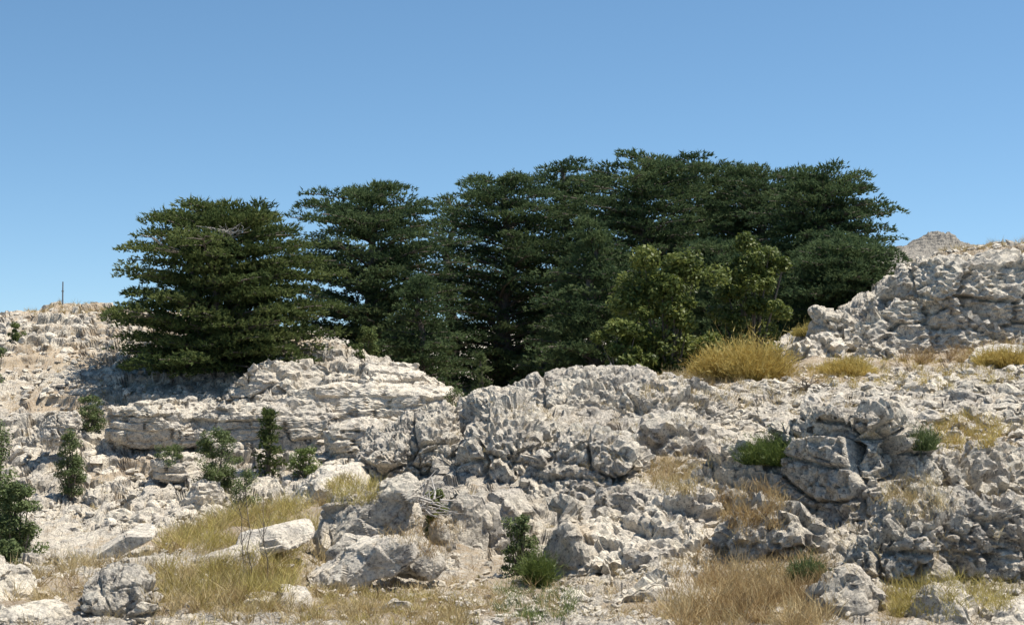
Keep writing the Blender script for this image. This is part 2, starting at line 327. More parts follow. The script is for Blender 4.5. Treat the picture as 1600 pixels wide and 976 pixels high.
def build_ground():
    cols = np.concatenate([np.linspace(-2400, -260, 26)[:-1], np.linspace(-260, -40, 40)[:-1], np.linspace(-40, 1640, 510), np.linspace(1640, 1860, 40)[1:], np.linspace(1860, 4100, 26)[1:]])
    fine = np.exp(np.linspace(math.log(11.5), math.log(95), 2600)); NR = 620
    nc = len(cols)
    Uf = np.repeat(cols[:, None], len(fine), 1); Df = np.repeat(fine[None], nc, 0)
    Xf = (Uf - 800) / F * Df
    Zf = ground_h(Xf.ravel(), Df.ravel()).reshape(Xf.shape)
    # spread the rows so that steep risers get their share of vertices
    scr = np.abs(np.diff(Zf, axis=1)) / fine[1:] + np.diff(fine)[None] / fine[1:] * 0.085
    k = np.ones(41) / 41.0
    scr = sum(np.roll(scr, s, axis=0) for s in range(-4, 5)) / 9.0
    s = np.concatenate([np.zeros((nc, 1)), np.cumsum(scr, 1)], 1); s /= s[:, -1:]
    tgt = np.linspace(0, 1, NR)
    Dr = np.array([np.interp(tgt, s[i], fine) for i in range(nc)])
    Xr = (cols[:, None] - 800) / F * Dr; Zr = ground_h(Xr.ravel(), Dr.ravel()).reshape(Dr.shape)
    # near strip and far sheet to the horizon
    dn = np.array([3.0, 5, 7, 9, 10.5]); dfar = np.exp(np.linspace(math.log(95), math.log(6000), 26))[1:]
    def rows(dd):
        Dd = np.repeat(dd[None], nc, 0); Xx = (cols[:, None] - 800) / F * Dd
        return Xx, Dd, ground_h(Xx.ravel(), Dd.ravel()).reshape(Dd.shape)
    A, B = rows(dn), rows(dfar)
    X = np.concatenate([A[0], Xr, B[0]], 1); Y = np.concatenate([A[1], Dr, B[1]], 1); Z = np.concatenate([A[2], Zr, B[2]], 1)
    n, m = X.shape
    V = np.stack([X.ravel(), Y.ravel(), Z.ravel()], 1)
    idx = np.arange(n * m).reshape(n, m)
    Q = np.stack([idx[:-1, :-1], idx[1:, :-1], idx[1:, 1:], idx[:-1, 1:]], -1).reshape(-1, 4)
    tri = np.concatenate([Q[:, :3], Q[:, [0, 2, 3]]])
    nor = unit_(vnormals(V, tri) + np.array([0, 0, 0.8]))
    d = V[:, 1]; u = 800 + V[:, 0] / d * F
    # stone / soil mask (where bare rock shows and where soil lies)
    soil = np.zeros(len(V))
    for (px, dd, rx, rd, wgt) in SOIL:
        soil = np.maximum(soil, wgt * np.exp(-((u - px) / rx) ** 2 - ((np.log(d) - math.log(dd)) / rd) ** 2))
    rockm = np.clip(1.0 - 1.25 * soil + 0.30 * perlin(V * 0.5, 31) - 0.12, 0, 1)
    # relief: lumps, blocks, pits
    ok = (d > 10.8) & (d < 96)
    Vi = V[ok]; di = d[ok]; rm = rockm[ok]
    warp = Vi + 0.25 * np.stack([perlin(Vi * 1.3, 41), perlin(Vi * 1.3, 42), perlin(Vi * 1.3, 43)], 1)
    a1, e1 = facet(warp * np.array([1.0, 1.0, 2.0]), 1.2, 3, .22, .24)
    blocks = a1 - 0.06 * (1 - sstep(0.0, 0.12, e1))
    a2, e2 = facet(warp * np.array([1, 1, 1.6]), 3.2, 6, .28, .22)
    stones = (a2 - 0.03 * (1 - sstep(0.0, 0.2, e2))) * (1 - .6 * sstep(26, 44, di))
    a3, e3 = facet(Vi, 8.5, 8, .35, .3)
    small = (a3 - .012 * (1 - sstep(0, .25, e3))) * (1 - sstep(16, 26, di))
    fine_n = 0.045 * ridged(Vi * 1.5, 2, 51)
    scale = np.clip(di / 24.0, 0.6, 1.5)
    midd = 1 - .5 * sstep(20, 26, di) * (1 - sstep(40, 46, di))
    disp = rm * (0.9 * blocks * sstep(12, 22, di) + stones + fine_n) * scale * midd + (0.45 + .55 * rm) * small * np.clip(di / 24, .6, 2.2) + (1 - rm) * 0.03 * fbm(Vi * 3, 3, 61)
    V[ok] += nor[ok] * disp[:, None]
    me = make_mesh('ground', V, Q, tone=rockm, smooth=False)
    o = link('ground', me, M_GROUND); tag(o, kind='structure')
    return o
SOIL = [(380, 21.5, 180, .16, .9), (330, 16, 200, .10, .9), (60, 16, 120, .10, .8), (600, 15.5, 220, .10, .8), (780, 18.5, 120, .18, .55), (1150, 15.5, 190, .09, .9), (1170, 20.5, 80, .07, .8), (1080, 25, 100, .07, .7), (1180, 37, 200, .06, .75), (1500, 41, 160, .04, .8), (1530, 26, 80, .06, .6), (1560, 51, 160, .04, .6), (90, 60, 120, .04, .55), (120, 55, 110, .04, .7), (180, 48, 110, .04, .5), (1420, 15, 80, .06, .7), (1100, 41, 250, .06, .8), (780, 70, 700, .2, .7), (220, 40, 260, .05, .4), (130, 68.5, 120, .02, .7)]
build_ground()

# ------------------------------------------------------------------ rocks
_ico = {}
def ico(level):
    if level not in _ico:
        bm = bmesh.new(); bmesh.ops.create_icosphere(bm, subdivisions=level, radius=1.0)
        V = np.array([v.co[:] for v in bm.verts]); Fc = np.array([[v.index for v in f.verts] for f in bm.faces]); bm.free()
        _ico[level] = (V, Fc)
    return _ico[level]
def rot(rx, ry, rz): return np.array(Euler((math.radians(rx), math.radians(ry), math.radians(rz)), 'XYZ').to_matrix())
def rock_shape(size, seed, level=5, k=4.0, cuts=7, style='karst', R=None, rough=1.0, off=None, cull=None):
    """A boulder of SIZE metres: a blocky body cut by planes, then weathered."""
    r = np.random.RandomState(seed)
    U, Fc = ico(level); hs = np.array(size) / 2.0
    V = U / (np.sum(np.abs(U) ** k, 1) ** (1.0 / k))[:, None]
    for _ in range(cuts):
        n = r.normal(size=3); n[2] = abs(n[2]) * 0.8 + 0.05; n /= np.linalg.norm(n)
        dd = r.uniform(0.72, 1.02); e = np.maximum(0, V @ n - dd); V = V - n * e[:, None]
    V = V * hs
    if R is not None: V = V @ R.T
    so = r.uniform(-40, 40, 3) if off is None else np.asarray(off)
    s = float(np.clip(np.min(size) / 1.3, 0.2, 1.0)) * rough
    nor = vnormals(V, Fc)
    W_ = V + so
    V = V + nor * (0.13 * s * fbm(W_ * (0.8 / max(s, .4)), 2, seed % 50))[:, None]
    wp = W_ + 0.06 * np.stack([perlin(W_ * 2.2, 2), perlin(W_ * 2.2, 3), perlin(W_ * 2.2, 4)], 1) + 0.016 * np.stack([perlin(W_ * 8, 5), perlin(W_ * 8, 6), perlin(W_ * 8, 7)], 1)
    zb = (V[:, 2] + .12 * perlin(W_ * .8, 15) + .05 * V[:, 0]) / .62 + 50; fb = zb - np.floor(zb)      # bedding joints
    bed = .13 * sstep(-.2, .25, perlin(np.column_stack([W_[:, :2] * .6, np.floor(zb + .5) * 2.1]), 16)) * (1 - sstep(0, .075, np.minimum(fb, 1 - fb)))
    if style == 'karst':
        a1, e1 = facet(wp * np.array([1, 1, 1.3]), 0.95, 3, .20, .18); a2, e2 = facet(wp, 2.8, 4, .24, .13); a3, e3 = facet(wp, 7.5, 5, .34, .22)
        d = a1 + a2 + a3 - 0.20 * (1 - sstep(0.0, 0.05, e1)) - 0.06 * (1 - sstep(0.0, 0.09, e2))
        d -= 0.09 * sstep(0.33, 0.48, perlin(wp * 3.3, 21)) + 0.075 * sstep(0.28, 0.42, perlin(wp * 7.0, 22)) + 0.03 * sstep(0.18, 0.34, perlin(wp * 14, 23)) + bed
        d += 0.04 * fbm(W_ * 3, 4, 31)
    elif style == 'block':
        a1, e1 = facet(wp * np.array([.8, .8, 1.2]), 0.95, 3, .24, .22); a2, e2 = facet(wp, 2.6, 4, .28, .15); a3, e3 = facet(wp, 7.0, 5, .34, .18)
        d = a1 + a2 + a3 - 0.20 * (1 - sstep(0.0, 0.06, e1)) - 0.05 * (1 - sstep(0.0, 0.10, e2))
        d += 0.04 * fbm(W_ * 5, 4, 33) - 0.05 * sstep(0.27, 0.42, perlin(W_ * 4.5, 22)) - 0.03 * sstep(0.2, 0.4, perlin(W_ * 9, 23)) - bed
    elif style == 'cliff':
        a1, e1 = facet(wp * np.array([.62, .62, 1.0]), 0.95, 3, .22, .26); a2, e2 = facet(wp, 2.4, 4, .30, .18); a3, e3 = facet(wp, 6.0, 5, .50, .3)
        d = a1 + a2 + a3 - 0.34 * (1 - sstep(0.0, 0.06, e1)) - 0.08 * (1 - sstep(0.0, 0.08, e2))
        d += 0.04 * fbm(W_ * 5, 4, 33) - 0.06 * sstep(0.25, 0.42, perlin(W_ * 4.5, 22)) - 0.04 * sstep(0.2, 0.4, perlin(W_ * 9, 23))
    elif style == 'strata':
        zz = V[:, 2] + 0.09 * perlin(W_ * .9, 7) + 0.10 * np.sin(V[:, 2] * 4.1 + seed)
        ly = np.floor(zz / 0.27 + 50); f = zz / 0.27 + 50 - ly
        a1, e1 = facet(np.column_stack([wp[:, :2], ly * 1.7]) * np.array([.9, .9, 1]), 0.8, seed % 7, .10, .16)
        a2, e2 = facet(wp * np.array([1, 1, 1.6]), 3.0, 4, .16, .08); a3, e3 = facet(wp, 8, 5, .28, .16)
        jt = sstep(-.35, .25, perlin(np.column_stack([W_[:, :2] * .5, ly * 2.3]), 9))
        d = a1 + a2 + a3 - 0.12 * jt * (1 - sstep(0.0, 0.14, np.minimum(f, 1 - f))) - 0.18 * (1 - sstep(0.0, 0.035, e1))
        d += 0.03 * fbm(W_ * np.array([4, 4, 1.2]), 4, 33)
    else:                                   # 'slab': cleanly broken stone
        a1, e1 = facet(wp, 1.6, 3, .30, .16); a2, e2 = facet(wp, 4.2, 4, .28, .12); a3, e3 = facet(wp, 11.0, 5, .25, .15)
        d = a1 + a2 + a3 - 0.03 * (1 - sstep(0.0, 0.06, e1)) + 0.035 * fbm(W_ * 3, 5, 33)
    V = V + vnormals(V, Fc) * (d * s)[:, None]
    if cull is not None:
        keep = V[:, 2] > cull * hs[2]; fk = Fc[keep[Fc].any(1)]; used = np.unique(fk); mp_ = np.zeros(len(V), int); mp_[used] = np.arange(len(used)); V, Fc = V[used], mp_[fk]
    return V, Fc
def rock(name, label, px, py, d, depth, seed, style='karst', mat=None, level=5, k=4.0, cuts=7, sink=0.35, tilt=(0, 0, 0), rough=1.0, cat='rock', group=None, smooth=False, thick=None):
    """px, py: the photo extent of the rock at distance d; depth in metres; sink: share of the height buried."""
    w = (px[1] - px[0]) * d / F; h = (py[1] - py[0]) * d / F
    H = h * (1 + sink)
    if sink > .45 and group == OUT: w *= 1.22; depth *= 1.1        # half-buried domes narrow towards their top
    top = (488 - py[0]) * d / F
    c = Vector((((px[0] + px[1]) / 2 - 800) * d / F, d + depth * 0.35, top - H / 2))
    if thick:
        w = w / math.cos(math.radians(tilt[1])) * 1.02; H = thick; c.z = (488 - (py[0] + py[1]) / 2) * d / F + .02
    V, Fc = rock_shape((w, depth, H), seed, level, k, cuts, style, rot(*tilt) if any(tilt) else None, rough, None, -.55 if level > 6 else None)
    me = make_mesh(name, V, Fc, smooth=smooth)
    o = link(name, me, mat or M_KARST, loc=c)
    return tag(o, label, cat, group)

OUT = 'bedrock outcrops'
# ---- centre outcrop
rock('rock_outcrop', 'broad pale karst outcrop topped by the ridge crest in the middle, before the dark cedars', (795, 1130), (583, 740), 29.5, 5.0, 315, 'block', M_KARST, 7, 2.5, 2, 0.7, group=OUT)
rock('rock_outcrop', 'deeply pitted grey outcrop sloping down beside the dead twigs', (560, 760), (652, 815), 25.5, 3.6, 412, 'karst', None, 7, 2.4, 2, 0.6, (0, -24, 0), group=OUT)
rock('rock_outcrop', 'pitted grey rock shoulder above the cracked smooth blocks', (690, 860), (625, 800), 25.0, 3.4, 413, 'karst', None, 6, 2.6, 3, 0.6, (0, -8, 10), group=OUT)
rock('rock_outcrop', 'rugged grey rock face with dark fissures in the middle of the slope', (835, 1010), (685, 850), 23.6, 2.6, 414, 'karst', None, 6, 2.7, 3, 0.5, (0, 6, -12), group=OUT)
rock('rock_outcrop', 'long low grey rock bench running right of the fissured face', (985, 1150), (655, 750), 25.6, 2.6, 15, 'karst', None, 5, 2.6, 8, 0.9, group=OUT)
rock('rock_block', 'smooth angular block left of the dark crack under the pitted shoulder', (672, 752), (772, 872), 21.6, 1.2, 16, 'slab', M_BLOCK, 5, 5, 6, 0.3, (0, 5, 18), group='blocks under the pitted shoulder')
rock('rock_block', 'smooth upright block right of the dark crack behind the grey-green shrub', (758, 832), (772, 868), 21.9, 1.2, 17, 'slab', M_BLOCK, 5, 5, 6, 0.3, (0, -6, -10), group='blocks under the pitted shoulder')
rock('rock_outcrop', 'bulging grey rock foot beside the yellow-green plant', (852, 935), (800, 930), 19.4, 1.4, 18, 'block', M_BLOCK, 5, 2.8, 8, 0.4, (0, -6, 15), group=OUT)
rock('rock_outcrop', 'narrow fissured rock pillar below the perched boulder', (915, 1000), (805, 930), 19.8, 1.5, 19, 'block', M_BLOCK, 5, 3, 8, 0.4, (0, 4, -20), group=OUT)
rock('boulder', 'pitted pale boulder perched on top of the fissured pillar', (925, 1012), (762, 822), 20.3, 0.8, 20, 'karst', None, 5, 3.0, 8, 0.05, rough=0.8, cat='boulder')
rock('rock_outcrop', 'pale ramp of rock climbing from the bottom grass beside the fissured pillar', (930, 1150), (800, 950), 18.8, 2.2, 21, 'block', M_PALE, 6, 2.8, 9, 0.5, (0, -24, 10), group=OUT)
rock('rock_outcrop', 'flat pale rock slab at the foot of the ramp, cut by the bottom edge', (955, 1115), (908, 985), 15.6, 1.4, 22, 'slab', M_PALE, 5, 4, 8, 0.6, (0, -4, 0), group=OUT)
rock('boulder', 'small angular pale boulder before the bulging rock foot', (872, 935), (930, 972), 16.2, 0.5, 23, 'slab', M_PALE, 4, 3.5, 8, 0.4, cat='boulder')
# ---- right outcrops
rock('rock_outcrop', 'tall grey pitted rock face with a shaded flank, largest on the lower slope', (1232, 1462), (642, 885), 19.7, 2.6, 342, 'block', M_KARST, 7, 3.2, 4, 0.3, (0, 7, 22), group=OUT)
rock('rock_outcrop', 'pale knobbly ridge rising to the tall grey face from the tan grass', (1065, 1275), (705, 840), 20.6, 2.2, 32, 'karst', M_BLOCK, 6, 2.6, 9, 0.6, (0, -20, 5), group=OUT)
rock('rock_outcrop', 'low grey rock shelf below the rusty grass pocket', (1140, 1300), (800, 905), 17.9, 1.6, 33, 'karst', None, 5, 2.8, 8, 0.7, group=OUT)
rock('rock_outcrop', 'long low grey rock jutting in from the right edge behind a dark crack', (1452, 1690), (705, 810), 21.2, 2.0, 34, 'karst', M_BLOCK, 6, 3, 8, 0.6, group=OUT)
rock('rock_outcrop', 'wide craggy grey outcrop filling the lower right corner', (1325, 1690), (785, 975), 16.2, 2.6, 35, 'karst', None, 7, 2.7, 9, 0.7, (0, -10, 0), group=OUT)
rock('boulder', 'angular two-peaked pale boulder standing in the grass at the bottom', (1272, 1382), (902, 990), 14.6, 0.7, 36, 'slab', M_BLOCK, 5, 3.0, 9, 0.3, cat='boulder', rough=1.3)
rock('boulder', 'pale boulder at the bottom edge below the craggy corner outcrop', (1428, 1560), (925, 1000), 14.2, 0.9, 37, 'slab', M_PALE, 5, 3.0, 9, 0.3, (0, 8, 0), cat='boulder', rough=1.3)
rock('boulder', 'small pale boulder at the bottom edge in the right corner', (1545, 1640), (948, 1000), 14.1, 0.6, 38, 'slab', M_PALE, 4, 3.0, 8, 0.3, cat='boulder')
# ---- upper right cliff
CL = 'blocks of the upper cliff'
rock('rock_outcrop', 'long jointed cap of the upper cliff below the skyline', (1345, 1660), (402, 520), 43.5, 5.0, 41, 'cliff', M_KARST, 6, 6, 5, 0.5, (0, -3, -4), cat='cliff', group=CL)
rock('rock_outcrop', 'jointed lower course of the upper cliff above the straw grass', (1335, 1650), (468, 590), 42.6, 3.6, 42, 'cliff', M_KARST, 6, 6, 5, 0.3, (0, -2, -3), cat='cliff', group=CL)
rock('rock_outcrop', 'rounded grey buttress at the end of the upper cliff beside the cedar', (1268, 1350), (468, 560), 43.5, 2.2, 43, 'block', M_BLOCK, 5, 2.6, 8, 0.6, (0, -12, 0), cat='cliff', group=CL)
rock('rock_outcrop', 'low pale broken ledge at the foot of the rounded buttress', (1222, 1330), (520, 590), 42.2, 1.8, 44, 'block', M_PALE, 5, 2.6, 8, 0.7, (0, -12, 0), cat='cliff', group=CL)
rock('rock_outcrop', 'dark overhung boulder low in the upper cliff behind the yellow bush', (1335, 1420), (535, 590), 41.6, 1.2, 45, 'block', M_BLOCK, 5, 3.4, 8, 0.4, cat='cliff', group=CL)
rock('boulder', 'pale boulder bedded in the rubble at the right edge', (1560, 1650), (640, 700), 27.0, 1.2, 46, 'karst', M_BLOCK, 5, 3.0, 8, 0.4, cat='boulder')
rock('boulder', 'pale humped boulder beside the straw bush at the right edge', (1520, 1620), (535, 575), 38.5, 1.4, 47, 'slab', M_PALE, 4, 3.0, 8, 0.6, cat='boulder')
# ---- foreground left slabs
rock('flat_rock', 'tilted pale slab with a straight lit edge at the brink of the gully', (112, 232), (828, 896), 19.3, 0.6, 51, 'slab', M_PALE, 5, 9, 5, -0.35, (0, -27, 8), cat='slab', rough=0.6, thick=0.26)
rock('flat_rock', 'long pale slab in the grass leading up from the pitted boulder', (200, 392), (868, 930), 17.2, 0.8, 52, 'slab', M_PALE, 5, 8, 7, -0.05, (0, -15, 5), cat='slab', rough=0.8, thick=0.3)
rock('flat_rock', 'pale slab with a shaded front edge beside the tall thin stalks', (345, 478), (820, 878), 18.6, 0.9, 53, 'slab', M_PALE, 5, 7, 8, 0.0, (0, -14, 0), cat='slab', rough=0.9, thick=0.34)
rock('boulder', 'dark-pitted grey boulder at the bottom edge, most pitted of the foreground', (92, 250), (905, 1000), 14.5, 1.0, 54, 'karst', None, 6, 2.8, 8, 0.2, cat='boulder', rough=0.9)
rock('boulder', 'pale boulder cut off by the left edge near the bottom', (-60, 38), (888, 965), 15.6, 0.9, 55, 'slab', M_PALE, 5, 3.0, 8, 0.3, (0, 15, 0), cat='boulder', rough=1.2)
rock('flat_rock', 'flat white slab in the bottom left corner', (-60, 120), (948, 1000), 14.3, 0.8, 56, 'slab', M_PALE, 5, 4, 6, 0.4, (0, 5, 0), cat='slab')
rock('boulder', 'large squared boulder with a shaded front in the grass, left of the dead twigs', (487, 642), (765, 862), 19.6, 1.2, 57, 'slab', M_BLOCK, 6, 8, 7, 0.1, (0, -17, 14), cat='boulder', rough=1.2, thick=0.72)
rock('flat_rock', 'low pale slab lying behind the large squared boulder', (500, 600), (775, 815), 21.0, 0.9, 58, 'slab', M_PALE, 4, 4, 7, 0.3, (0, -8, 0), cat='slab')
rock('boulder', 'pale lumpy boulder behind the squared boulder under the dead twigs', (575, 650), (750, 800), 21.5, 0.8, 59, 'slab', M_BLOCK, 4, 3.0, 8, 0.3, cat='boulder', rough=1.3)
rock('flat_rock', 'long ragged pale slab with a broken lower edge in the bottom grass', (480, 640), (856, 926), 16.8, 1.0, 60, 'slab', M_PALE, 6, 5, 9, -0.1, (0, -20, 6), cat='slab', rough=1.3, thick=0.4)
rock('flat_rock', 'small grey slab butting against the ragged slab', (600, 690), (850, 895), 17.6, 0.7, 61, 'slab', M_BLOCK, 5, 3.6, 8, 0.2, (0, 4, -10), cat='slab', rough=1.2)
rock('boulder', 'brownish shaded boulder between the squared boulder and the ragged slab', (508, 578), (836, 885), 18.2, 0.6, 62, 'block', M_BLOCK, 4, 3.0, 8, 0.2, (0, -15, 0), cat='boulder')
rock('boulder', 'pale two-humped boulder at the bottom edge in yellow grass', (368, 482), (930, 990), 14.9, 0.7, 63, 'slab', M_PALE, 5, 3.0, 8, 0.3, (0, 8, 0), cat='boulder', rough=1.3)
rock('flat_rock', 'smooth pale ramp of rock at the brink before the pitted slope', (448, 565), (738, 800), 24.5, 1.6, 64, 'slab', M_PALE, 5, 3.2, 7, 0.3, (0, -18, 0), cat='slab', thick=0.6)
rock('boulder', 'low reddish stone half buried in the bottom grass', (575, 650), (935, 975), 15.0, 0.5, 65, 'slab', M_BLOCK, 4, 3, 8, 0.5, (0, -6, 0), cat='boulder')
# ---- left slope ledges
LG = 'ledges of the far slope'
rock('rock_outcrop', 'long smooth pale ledge crossing the far slope to the ravine', (440, 722), (604, 668), 51.0, 3.4, 71, 'strata', M_PALE, 6, 4, 5, 0.3, (0, 1, 3), cat='ledge', group=LG)
rock('rock_outcrop', 'upper pale ledge with fluted edge below the bare slope top', (560, 692), (572, 622), 53.0, 3.0, 72, 'strata', M_PALE, 6, 3.4, 6, 0.4, (0, 6, 0), cat='ledge', group=LG)
rock('rock_outcrop', 'layered grey ledge with black vertical cracks behind the round shrub', (300, 520), (630, 700), 49.4, 3.0, 73, 'strata', M_BLOCK, 6, 4.5, 5, 0.2, (0, -2, 0), cat='ledge', group=LG)
rock('rock_outcrop', 'layered grey ledge with a dark gash below the large spreading cedar', (165, 335), (622, 688), 49.8, 3.0, 74, 'strata', M_BLOCK, 6, 4.5, 5, 0.2, (0, -2, 0), cat='ledge', group=LG)
rock('rock_outcrop', 'shaded stepped blocks under the spreading cedar', (362, 520), (566, 620), 54.5, 2.6, 75, 'block', M_BLOCK, 5, 5, 5, 0.3, cat='ledge', group=LG)
rock('rock_outcrop', 'broken grey ledge at the lower right of the far slope', (505, 640), (655, 715), 48.0, 2.4, 76, 'strata', M_KARST, 5, 4, 6, 0.3, (0, -6, 0), cat='ledge', group=LG)
rock('boulder', 'rounded pitted grey boulder on the far slope above the slender bush', (55, 118), (640, 685), 48.5, 1.3, 77, 'karst', None, 5, 2.6, 6, 0.3, cat='boulder', rough=0.8)
rock('rock_outcrop', 'flat grey rock shelf beside the round shrub', (238, 318), (712, 742), 46.3, 1.3, 78, 'strata', M_BLOCK, 5, 4, 6, 0.4, cat='ledge', group=LG)
rock('boulder', 'pale block shaded by the round shrub at the foot of the far slope', (290, 345), (752, 785), 43.6, 0.9, 79, 'block', M_BLOCK, 4, 4, 6, 0.3, cat='boulder')

# ------------------------------------------------------------------ loose stones
STONES = [make_mesh('stone', *rock_shape((1, .8, .62), 200 + i, 3, 3.2, 9, 'slab', None, 1.0)) for i in range(8)]
for m_ in STONES[:5]: m_.materials.append(M_PALE)
for m_ in STONES[5:]: m_.materials.append(M_BLOCK)
rs = np.random.RandomState(5)
ZONES = [  # px range, distance range, count, size range, label, group
 ((1120, 1640), (26, 36), 85, (.22, .62), 'pale loose stone in the rubble slope below the upper cliff', 'rubble slope stones'),
 ((120, 340), (41.5, 44.5), 50, (.3, .85), 'grey loose stone in the heap at the foot of the far slope', 'heap stones'),
 ((-20, 520), (52, 66), 60, (.25, .7), 'small pale stone on the upper far slope by the spreading cedar', 'upper far slope stones'),
 ((0, 460), (44, 51), 40, (.25, .7), 'pale loose stone on the lower far slope among the small bushes', 'lower far slope stones'),
 ((690, 850), (15.5, 21), 36, (.08, .26), 'pale loose stone on the bare gravelly ground below the cracked blocks', 'gravel patch stones'),
 ((1000, 1090), (20.5, 22.5), 10, (.12, .34), 'pale loose stone in the hollow above the ramp of rock', 'hollow stones'),
 ((60, 480), (15.5, 20.5), 18, (.10, .28), 'pale loose stone in the straw between the foreground slabs', 'foreground grass stones')]
for (pr, dr, n, sr, lab, grp) in ZONES:
    for i in range(n):
        d = rs.uniform(*dr); px = rs.uniform(*pr); s = sr[0] + (sr[1] - sr[0]) * rs.rand() ** 2.0
        if grp == 'heap stones':
            px = 255 + rs.normal() * 38 + (d - 43) * 8; px = float(np.clip(px, 130, 340))
        o = link('loose_stone', STONES[rs.randint(8)]); p = gpt(px, d)
        o.location = p + Vector((0, 0, s * 0.12)); o.scale = (s, s * rs.uniform(.7, 1.1), s * rs.uniform(.6, 1.1))
        o.rotation_euler = (rs.normal() * .25, rs.normal() * .25, rs.uniform(0, 6.28)); tag(o, lab, 'stone', grp)

def rubble(name, label, specs, mat, seed):
    r = np.random.RandomState(seed); U, Fc = ico(1); Vs = []; Fs = []; base = 0
    for (pr, dr, n, sr) in specs:
        px = r.uniform(*pr, n); d = np.exp(r.uniform(math.log(dr[0]), math.log(dr[1]), n)); X = (px - 800) / F * d; Z = ground_h(X, d)
        s = sr[0] + (sr[1] - sr[0]) * r.rand(n) ** 2.5
        for i in range(n):
            v = U * (1 + 0.28 * r.normal(size=(len(U), 1))) * np.array([1, r.uniform(.6, 1), r.uniform(.3, .65)]) * s[i] * 0.5
            v = v @ rot(r.normal() * 15, r.normal() * 15, r.uniform(0, 360)).T + np.array([X[i], d[i], Z[i] + .03])
            Vs.append(v); Fs.append(Fc + base); base += len(U)
    o = link(name, make_mesh(name, np.concatenate(Vs), np.concatenate(Fs)), mat); tag(o, label, None, None, 'stuff'); return o
rubble('rubble', 'pale limestone rubble strewn over the slopes', [((1050, 1640), (24, 40), 1500, (.06, .32)), ((1380, 1640), (46, 54), 350, (.12, .5)), ((640, 1000), (14, 21), 500, (.03, .16)), ((0, 640), (14, 21), 400, (.03, .14)), ((1000, 1640), (14, 22), 500, (.03, .16))], M_PALE, 3)

rubble('rubble', 'grey limestone rubble strewn over the far slope', [((-20, 560), (41, 68), 2300, (.08, .55)), ((1150, 1640), (24, 36), 400, (.1, .45))], M_KARST, 9)

# ------------------------------------------------------------------ plants
def tube(path, rad, sides=6):
    path = np.asarray(path, float); n = len(path)
    tg = np.gradient(path, axis=0); tg /= np.linalg.norm(tg, axis=1, keepdims=True) + 1e-9
    ref = np.where(np.abs(tg[:, 2:3]) > 0.9, np.array([[1.0, 0, 0]]), np.array([[0, 0, 1.0]]))
    a = np.cross(tg, ref); a /= np.linalg.norm(a, axis=1, keepdims=True) + 1e-9; b = np.cross(tg, a)
    th = np.arange(sides) / sides * 2 * math.pi
    V = path[:, None] + np.asarray(rad)[:, None, None] * (a[:, None] * np.cos(th)[None, :, None] + b[:, None] * np.sin(th)[None, :, None])
    idx = np.arange(n * sides).reshape(n, sides); nx = np.roll(idx, -1, 1)
    Q = np.stack([idx[:-1], nx[:-1], nx[1:], idx[1:]], -1).reshape(-1, 4)
    return V.reshape(-1, 3), Q
def join(parts):
    Vs, Fs, b = [], [], 0
    for v, f in parts: Vs.append(v); Fs.append(f + b); b += len(v)
    return np.concatenate(Vs), np.concatenate(Fs)
def unit(v): return v / (np.linalg.norm(v, axis=1, keepdims=True) + 1e-9)
def spikes(pos, dirs, length, width, r, bend=None):
    """One narrow triangle per needle spray."""
    rn = r.normal(size=pos.shape); side = unit(np.cross(dirs, rn)) * (np.asarray(width)[:, None] * 0.5)
    tip = pos + dirs * np.asarray(length)[:, None]
    V = np.stack([pos - side, pos + side, tip], 1).reshape(-1, 3)
    return V, np.arange(len(V)).reshape(-1, 3)
def leaves(pos, nor, size, r):
    t = unit(np.cross(nor, r.normal(size=pos.shape))); b = np.cross(nor, t)
    s = np.asarray(size)[:, None]
    V = np.stack([pos - t * s * .5, pos + b * s * .28, pos + t * s * .55, pos - b * s * .28], 1).reshape(-1, 3)
    return V, np.arange(len(V)).reshape(-1, 4)

